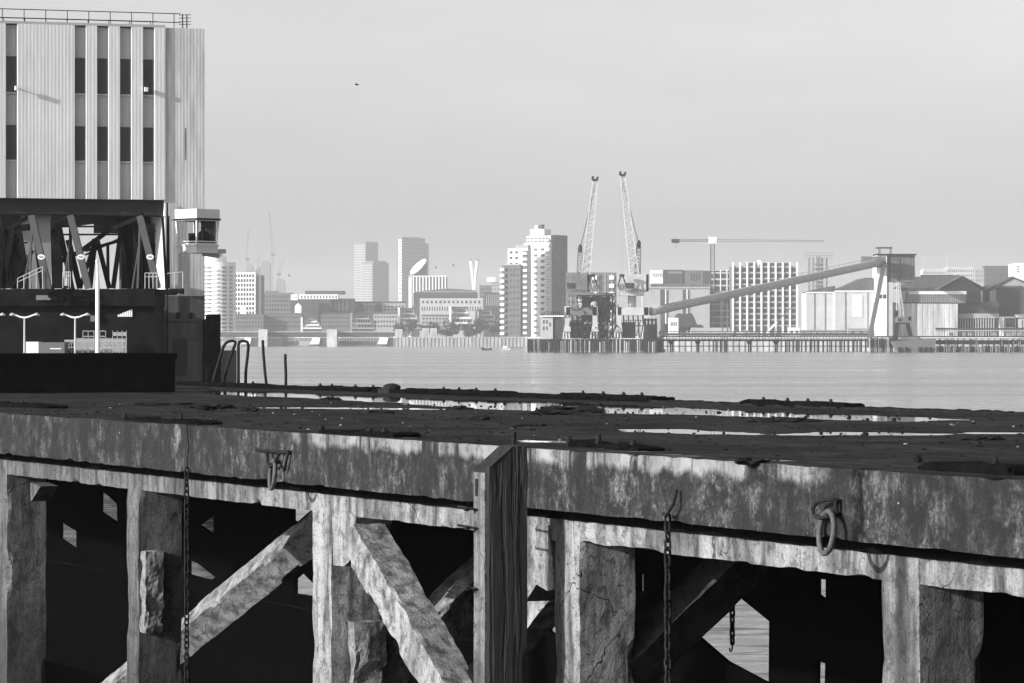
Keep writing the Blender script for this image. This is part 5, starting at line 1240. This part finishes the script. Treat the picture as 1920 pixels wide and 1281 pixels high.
# rear frame: one black cut-out sheet standing in for shaded columns and braces
from mathutils.geometry import tessellate_polygon
QR = 9.0
holes = [[(113,978),(143,996),(143,1031),(113,1010)], [(188,919),(203,930),(219,945),(220,982),(188,960)], [(372,984),(400,962),(400,1005)],
         [(353,1050),(370,1056),(403,1082),(395,1089),(353,1077)], [(548,955),(585,955),(556,980),(548,976)], [(552,1085),(566,1073),(590,1097),(590,1119),(552,1113)],
         [(1197,1078),(1206,1072),(1206,1116),(1197,1108)], [(1379,1114),(1442,1165),(1441,1283),(1360,1240),(1308,1195),(1325,1170),(1360,1125)],
         [(1531,1085),(1548,1087),(1548,1127),(1531,1115)], [(1530,1238),(1547,1244),(1546,1300),(1529,1300)], [(1030,1170),(1045,1157),(1045,1195),(1028,1183)]]
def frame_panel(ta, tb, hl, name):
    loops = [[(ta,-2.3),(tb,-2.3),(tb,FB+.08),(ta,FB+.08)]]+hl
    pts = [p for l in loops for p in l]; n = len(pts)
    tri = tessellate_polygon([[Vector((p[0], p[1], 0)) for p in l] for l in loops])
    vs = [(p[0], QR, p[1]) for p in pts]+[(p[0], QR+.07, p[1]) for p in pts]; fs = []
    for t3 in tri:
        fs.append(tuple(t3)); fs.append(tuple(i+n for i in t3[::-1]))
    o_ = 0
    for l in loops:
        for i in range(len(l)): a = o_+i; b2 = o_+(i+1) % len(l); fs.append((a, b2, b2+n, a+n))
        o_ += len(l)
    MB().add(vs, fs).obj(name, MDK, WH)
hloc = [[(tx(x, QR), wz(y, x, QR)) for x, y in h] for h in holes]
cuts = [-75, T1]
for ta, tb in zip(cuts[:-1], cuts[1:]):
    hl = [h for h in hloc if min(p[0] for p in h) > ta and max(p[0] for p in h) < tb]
    frame_panel(ta+.002, tb-.002, hl, 'bracing_silhouette')
print('holes', [(round(min(p[0] for p in h),1), round(max(p[0] for p in h),1)) for h in hloc])
for i in range(-4, 3):
    a = cols[4][0]+i*6.45
    if a > T0: MB().box(a, a+.45, REC+.6, QF-.5, CB_+.1, FB+.095).obj('transverse_beam', MDK, WH)

# timber fender post
t = thing('timber_post', 'weathered square timber fender post standing before the wharf edge', 'post', wp(.21, -.19, 0), RW)
def postxf(p):
    # chamfer the head: falls away towards the outer corner
    if p.z > 3.55:
        f_ = (p.y+.19)/.385; p = Vector((p.x, p.y, min(p.z, 3.57+.20*min(1, f_*1.6))))
    return p
MB().rbox((-.16,.16,-.195,.185,-2.2,3.80), (.05,.05,.06), .008, 3, xf=postxf, edge=.03).obj('shaft', MT, t)
pl = pale_mat('bleached_timber_face', .015, .16, streaky=.05)
MB().rbox((-.165,.10,-.215,-.196,-2.2,3.52), (.05,.02,.07), .003, 3).obj('outer_plank', pl, t)
MB().box(-.12,-.06,-.222,-.212,3.30,3.46).obj('bolt_slot', MST, t)
for (y, l) in ((953,.2),(988,.2),(1101,.22)):
    z = wz(y, 900, -.3); MB().tube((-.1,-.3,z), (-.17,-.3,z), .02, 6).tube((-.05,-.25,z),(-.15-l*1.6,-.25,z+.01),.013,6).obj('spike', MIR, t)

# riverside post just outside the left of the view: its soft shadow falls across the wharf edge
t = thing('lamp_post', 'tall plain steel post on the near bank casting a soft shadow on the wharf', 'post', wp(7.85, -9, -2), RW)
MB().tube((0,0,0), (0,0,9.6), .11, 12, .10).obj('shaft', MIR, t); MB().cyl(0,0,9.6,9.75,.15,12).obj('cap', MIR, t)

# mooring rings
def torus(mb, c, R0, r0, ax, ay, n=28, m=8, sx=1, sy=1):
    c = Vector(c); ax = Vector(ax).normalized(); ay = Vector(ay).normalized()
    mb.path([c+ax*math.cos(a)*R0*sx+ay*math.sin(a)*R0*sy for a in [2*math.pi*i/n for i in range(n)]], r0, m, closed=True)
zc_ = wz(998, 1553, -.06); tc_ = tx(1553, -.06)
t = thing('mooring_ring', 'big rusty mooring ring on a curved staple, right of the hanging chain', 'mooring ring', wp(tc_, 0, zc_), RW, 'mooring rings on the wharf edge')
g = MB(); torus(g, (0.02,-.085,0), .175, .024, (1,-.18,0), (0,0.12,1), sx=1.05, sy=.94); g.obj('ring', MIRL, t, smooth=True)
ztop = wz(935, 1553, 0)-zc_
g = MB().path([(.10,.05,ztop-.02),(.10,-.06,ztop),(.02,-.10,ztop-.005),(-.12,-.10,ztop-.03),(-.19,-.10,ztop-.08),(-.17,-.10,ztop-.13),(-.06,-.10,ztop-.15),(.03,-.08,ztop-.135),(.03,.04,ztop-.13)], .017, 8); g.path([(.10,-.05,ztop),(.11,-.04,ztop-.13)], .018, 8)
g.obj('staple', MIR, t, smooth=True)
zc_ = wz(890, 515, -.06); tc_ = tx(514, -.06)
t = thing('mooring_ring', 'rusty mooring ring hung from a straight bar on the left of the wharf', 'mooring ring', wp(tc_, 0, zc_), RW, 'mooring rings on the wharf edge')
g = MB(); torus(g, (0,-.08,0), .165, .024, (1,-.18,0), (0,.1,1), sx=1.0, sy=.95); g.obj('ring', MIRL, t, smooth=True)
zt2 = wz(845, 505, 0)-zc_
MB().tube((-.65,-.04,zt2), (.42,-.04,zt2), .02, 8).path([(-.25,-.05,zt2),(-.14,-.09,zt2-.12),(-.02,-.10,zt2-.17),(.10,-.09,zt2-.12),(.16,-.05,zt2)], .017, 8).path([(.42,-.04,zt2+.02),(.36,-.05,zt2-.1),(.28,-.04,zt2-.2)], .016, 8).obj('staple', MIR, t, smooth=True)

# chains
def chain(t_, q_, z1, z0, lab, r=.010, pitch=.068, drift=.0, hook=False):
    t = thing('hanging_chain', lab, 'chain', wp(t_, q_, z1), RW, None)
    g = MB(); n = int((z1-z0)/pitch)
    for i in range(n):
        a = R(25) if i % 2 else R(115)
        a += random.uniform(-.25,.25); L_ = pitch*.66; W_ = .028
        c = Vector((drift*i/n+random.uniform(-.003,.003), 0, -pitch*(i+.5)))
        pts = []
        for k in range(12):
            b2 = 2*math.pi*k/12; x = math.cos(b2)*W_; z = math.sin(b2)*W_+(L_-W_)*(1 if math.sin(b2) > 0 else -1)
            pts.append(c+Vector((math.cos(a)*x, math.sin(a)*x, z)))
        g.path(pts, r, 6, closed=True)
    g.obj('links', MIR, t, smooth=True)
    if hook:
        z = -pitch*n; MB().path([(0,0,z+.02),(.0,0,z-.05),(-.02,0,z-.09),(-.06,0,z-.1),(-.08,0,z-.06)], .012, 6).obj('hook', MIR, t)
    return t
c1 = chain(tx(350,-.05), -.05, wz(878,350,-.05), -.9, 'rusty chain hanging down in front of the second column from left', r=.011)
MB().path([(0,.0,.0),(.01,.02,.25),(.0,.0,.50)], .008, 6).obj('hanger_rod', MIR, c1)
c2 = chain(tx(1252,-.06), -.06, wz(966,1252,-.06), -.9, 'rusty chain hanging right of the middle column from a bent iron hook', r=.012, pitch=.072)
MB().path([(.13,.02,.22),(.15,-.02,.1),(.09,-.04,.03),(.0,-.02,-.01),(-.05,-.02,.01)], .016, 8, ).obj('hook', MIR, c2)
qk = 7.0; c3 = chain(tx(1373,qk), qk, wz(1117,1373,qk), wz(1208,1373,qk), 'short hooked chain silhouetted against the water under the wharf', r=.016, pitch=.085, hook=True)
MB().tube((0,0,0),(0,0,1.2),.012,5).obj('hanger_rod', MIR, c3)

# low bolted baulks along both deck edges
def baulk(t0, t1, q0, q1, h, lab, bolts, mat=MBLK, group='bolted timber baulks on the deck', z=DT):
    t = thing('timber_baulk', lab, 'timber baulk', wp((t0+t1)/2, (q0+q1)/2, z), RW, group); hl = (t1-t0)/2; hw = (q1-q0)/2
    tap = lambda p: Vector((p.x, p.y, p.z*(min(1, max(0, (1.03-abs(p.x)/hl))*14)**.5 if p.z > 0 else 1)*(1+.35*noise.noise(Vector((p.x*2.2, t0, 0))))))
    MB().rbox((-hl,hl,-hw,hw,-.03,h), (.05,.05,.03), .016, 5, xf=tap, seed=int(t0*10)+99, edge=.06).obj('timber', mat, t)
    for (tb_, bh) in bolts: MB().cyl(tb_-(t0+t1)/2, 0, h-.02, h+bh, .022, 7).cyl(tb_-(t0+t1)/2, 0, h-.01, h+.02, .04, 6).obj('bolt', MIR, t)
def nb(x0, x1, q0, q1, h, lab, bx): baulk(tx(x0,q0), tx(x1,q0), q0, q1-.08, h*.8, lab, [(tx(x,(q0+q1)/2), b3) for x, b3 in bx], MBLK)
nb(232, 372, .12, .5, .055, 'mossy timber strip on the near edge, leftmost of the row', ((240,.05),(345,.08)))
nb(598, 738, .12, .5, .06, 'mossy timber strip with bolts above the left mooring ring', ((610,.03),(700,.03),(728,.05)))
nb(1062, 1196, .45, .8, .06, 'mossy timber strip just right of the fender post', ((1075,.05),(1130,.08),(1195,.05)))
nb(1712, 1890, .35, .75, .085, 'thick mossy timber strip at the right end of the near edge', ((1730,.04),(1875,.06)))
baulk(tx(-60,1.4), tx(78,1.4), 1.4, 1.8, .05, 'flat dark timber strip at the far left of the deck', [(tx(30,1.5),.04)], MBLK)
qf = QF-.3
def fb(x0, x1, h, lab, bx): baulk(tx(x0,qf), tx(x1,qf), QF-.42, QF-.08, h, lab, [(tx(x,qf), .05) for x in bx], MBLK, 'timber baulks along the river edge', DT+(.065 if x1 < 1300 else .02))
fb(340, 500, .03, 'low black baulk along the river edge below the ladder hoops', (470,))
fb(600, 700, .03, 'black baulk on the river edge left of the dark bollard', (596,618,662,695))
fb(770, 950, .035, 'long black bolted baulk right of the dark bollard', (827,856,888,924))
fb(1060, 1226, .04, 'black baulk with four bolts at the middle of the river edge', (1088,1126,1164,1198))
fb(1400, 1596, .07, 'grey black baulk with bolts on the right of the river edge', (1426,1471,1509,1552))
# bollard
p_ = tq(733, 730)
t = thing('bollard', 'squat dark rusted bollard lump on the river edge', 'bollard', wp(tx(734,qf), qf, DT+.03), RW)
MB().blob((0,0,.07), (.21,.17,.085), 10, .15, 2, 4, flat=-.08).obj('head', MIR, t); MB().rbox((-.3,.3,-.16,.16,-.06,.05), (.07,.07,.05), .02, 4).obj('base', MIR, t)
# ladder hoops and rods
YH = 86.5
def rail(pts, r, lab, name='ladder_hoop', cat='handrail', group=None, Y=None):
    Yb = Y or YH; b0 = P(pts[0][0], pts[0][1], Yb); t = thing(name, lab, cat, b0, 0, group)
    out = []; 
    for i, p in enumerate(pts):
        out.append(P(p[0], p[1], Yb)-b0+Vector((0, p[2] if len(p) > 2 else 0, 0)))
    MB().path(out, r, 8).obj('tube', MIR, t, smooth=True)
    return t
rail([(398,722),(404,700),(414,665),(419,650),(424,643),(430,640),(437,639),(442,642),(440,648),(432,670),(424,694),(416,722,.4)], .036, 'slanting tubular ladder hoop, left of the pair', group='ladder hoops')
rail([(447,722),(447,700),(447,665),(447,647),(449,641),(454,639.5),(460,640),(464,642),(466,648),(464,670),(461,694),(458,722,.4)], .036, 'upright tubular ladder hoop, right of the pair', group='ladder hoops')
rail([(500,724),(497,700),(494,665),(492.5,638)], .034, 'leaning black iron rod beside the ladder hoops', 'iron_rod', 'rod'); rail([(536,728),(536,700),(535,680),(535,664)], .034, 'short upright black iron rod right of the leaning one', 'iron_rod', 'rod')
# mooring pile behind the deck
t = thing('mooring_pile', 'thick black timber pile standing in the river by the terminal', 'pile', (K(399)*104, 104, 0))
MB().rbox((-.19,.20,-.2,.2,-1.2,Hh(590,104)), (.08,.08,.12), .015, 2, edge=.04).obj('shaft', MBLK, t); MB().rbox((-.27,-.19,-.1,.1,-1.2,Hh(600,104)), (.08,.08,.15), .02, 2).obj('side_timber', MBLK, t)
# black low wall on deck
a0, q0_ = tq(328, 736); 
t = thing('tarred_wall', 'long low black tarred wall standing on the left of the deck', 'wall', P(328, 736, F/98.), TH)
hw = Hh(664, F/98.)-DT
MB().rbox((-6.5, 0, 0, 1.2, -.03, hw), (.15,.2,.08), .012, 2, edge=.05).obj('wall', MBLK, t); MB().rbox((-6.45,.03,-.03,.5,hw-.1,hw+.02), (.2,.2,.06), .01, 2).obj('capping', MBLK, t)
# loose debris
g = MB(); rd = random.Random(11)
for k in range(1300):
    q_ = rd.uniform(.3, QF-.3); t_ = rd.uniform(-24, 11); s = min(.024, abs(rd.gauss(0,.008))+.004)
    g.blob((t_, q_, DT+.005), (s*rd.uniform(1,2.2), s*rd.uniform(1,2), s*rd.uniform(.6,1.2)), 3, .5, 2, k)
o = g.obj('gravel_debris', MDB); o.location = WO; o.rotation_euler = (0,0,RW); tag(o, 'scattered dark grit and moss crumbs over the wharf deck', 'debris', kind='stuff')
g = MB()
for k in range(70):
    q_ = rd.uniform(.1, QF-.8); t_ = rd.uniform(-24, 11); s = min(.02, abs(rd.gauss(0,.006))+.005)
    g.blob((t_, q_, DT+.008), (s*rd.uniform(1,1.8), s*rd.uniform(1,1.6), s*rd.uniform(.5,.9)), 3, .6, 2, k)
o = g.obj('concrete_chips', MCH); o.location = WO; o.rotation_euler = (0,0,RW); tag(o, 'scattered pale concrete chips over the wharf deck', 'debris', kind='stuff')
for i, (x, y, w_, h_) in enumerate(((400,766,.3,.06),(468,772,.13,.05),(622,751,.18,.05),(860,768,.18,.05),(715,775,.2,.03),(900,788,.12,.05),(1046,778,.3,.05),(1470,792,.4,.05),(1065,772,.5,.06),(330,760,.7,.035),(1842,826,.2,.04),(1410,868,.14,.035),(1000,800,.15,.03))):
    t_, q_ = tq(x, y); 
    lab = ['bushy moss clump by the left puddle end','small moss clump right of the bushy one','round dark lump in the long puddle at left','dark lump with stub behind the left strip','thin dark smear of moss mid deck at left','single dark tuft in the bare middle deck','flat mossy bank below the long puddle reflections','wide low moss bank between the right puddles','dark mossy bank at the puddle end near the centre','low dark silt ridge beside the tarred wall','dark tuft at the right of the deck','small dark clod near the front edge right of centre','tiny dark clod on the centre deck'][i]
    g = MB().blob((0,0,0), (w_, w_*.8, h_), 10, .7, 3, i+2, flat=-.02); o = g.obj('moss_clump', MDB); o.location = wp(t_, q_, DT+.005); tag(o, lab, 'moss clump', 'moss clumps on the deck')
# standing bolt by the post
t_ = tx(969, .15); o = MB().cyl(0,0,-.02,.13,.022,8).cyl(0,0,.10,.125,.03,6).obj('iron_bolt', MIR); o.location = wp(t_, .12, DT); tag(o, 'upright iron bolt on the deck beside the fender post head', 'bolt')

# ------------------------------------------------------------------ haze
hb = MB().box(-2600, 2600, -60, 11000, -1, 190).obj('haze', None or MWH)
hm = bpy.data.materials.new('haze_air'); hm.use_nodes = True; hn = hm.node_tree; hn.nodes.clear()
ho = hn.nodes.new('ShaderNodeOutputMaterial'); hv = hn.nodes.new('ShaderNodeVolumePrincipled')
hv.inputs['Color'].default_value = (.97,.97,.97,1); hv.inputs['Density'].default_value = .00008; hv.inputs['Anisotropy'].default_value = 0
hn.links.new(hv.outputs[0], ho.inputs['Volume']); hb.data.materials.clear(); hb.data.materials.append(hm); tag(hb, 'pale even haze over the river and city', 'haze', kind='stuff')
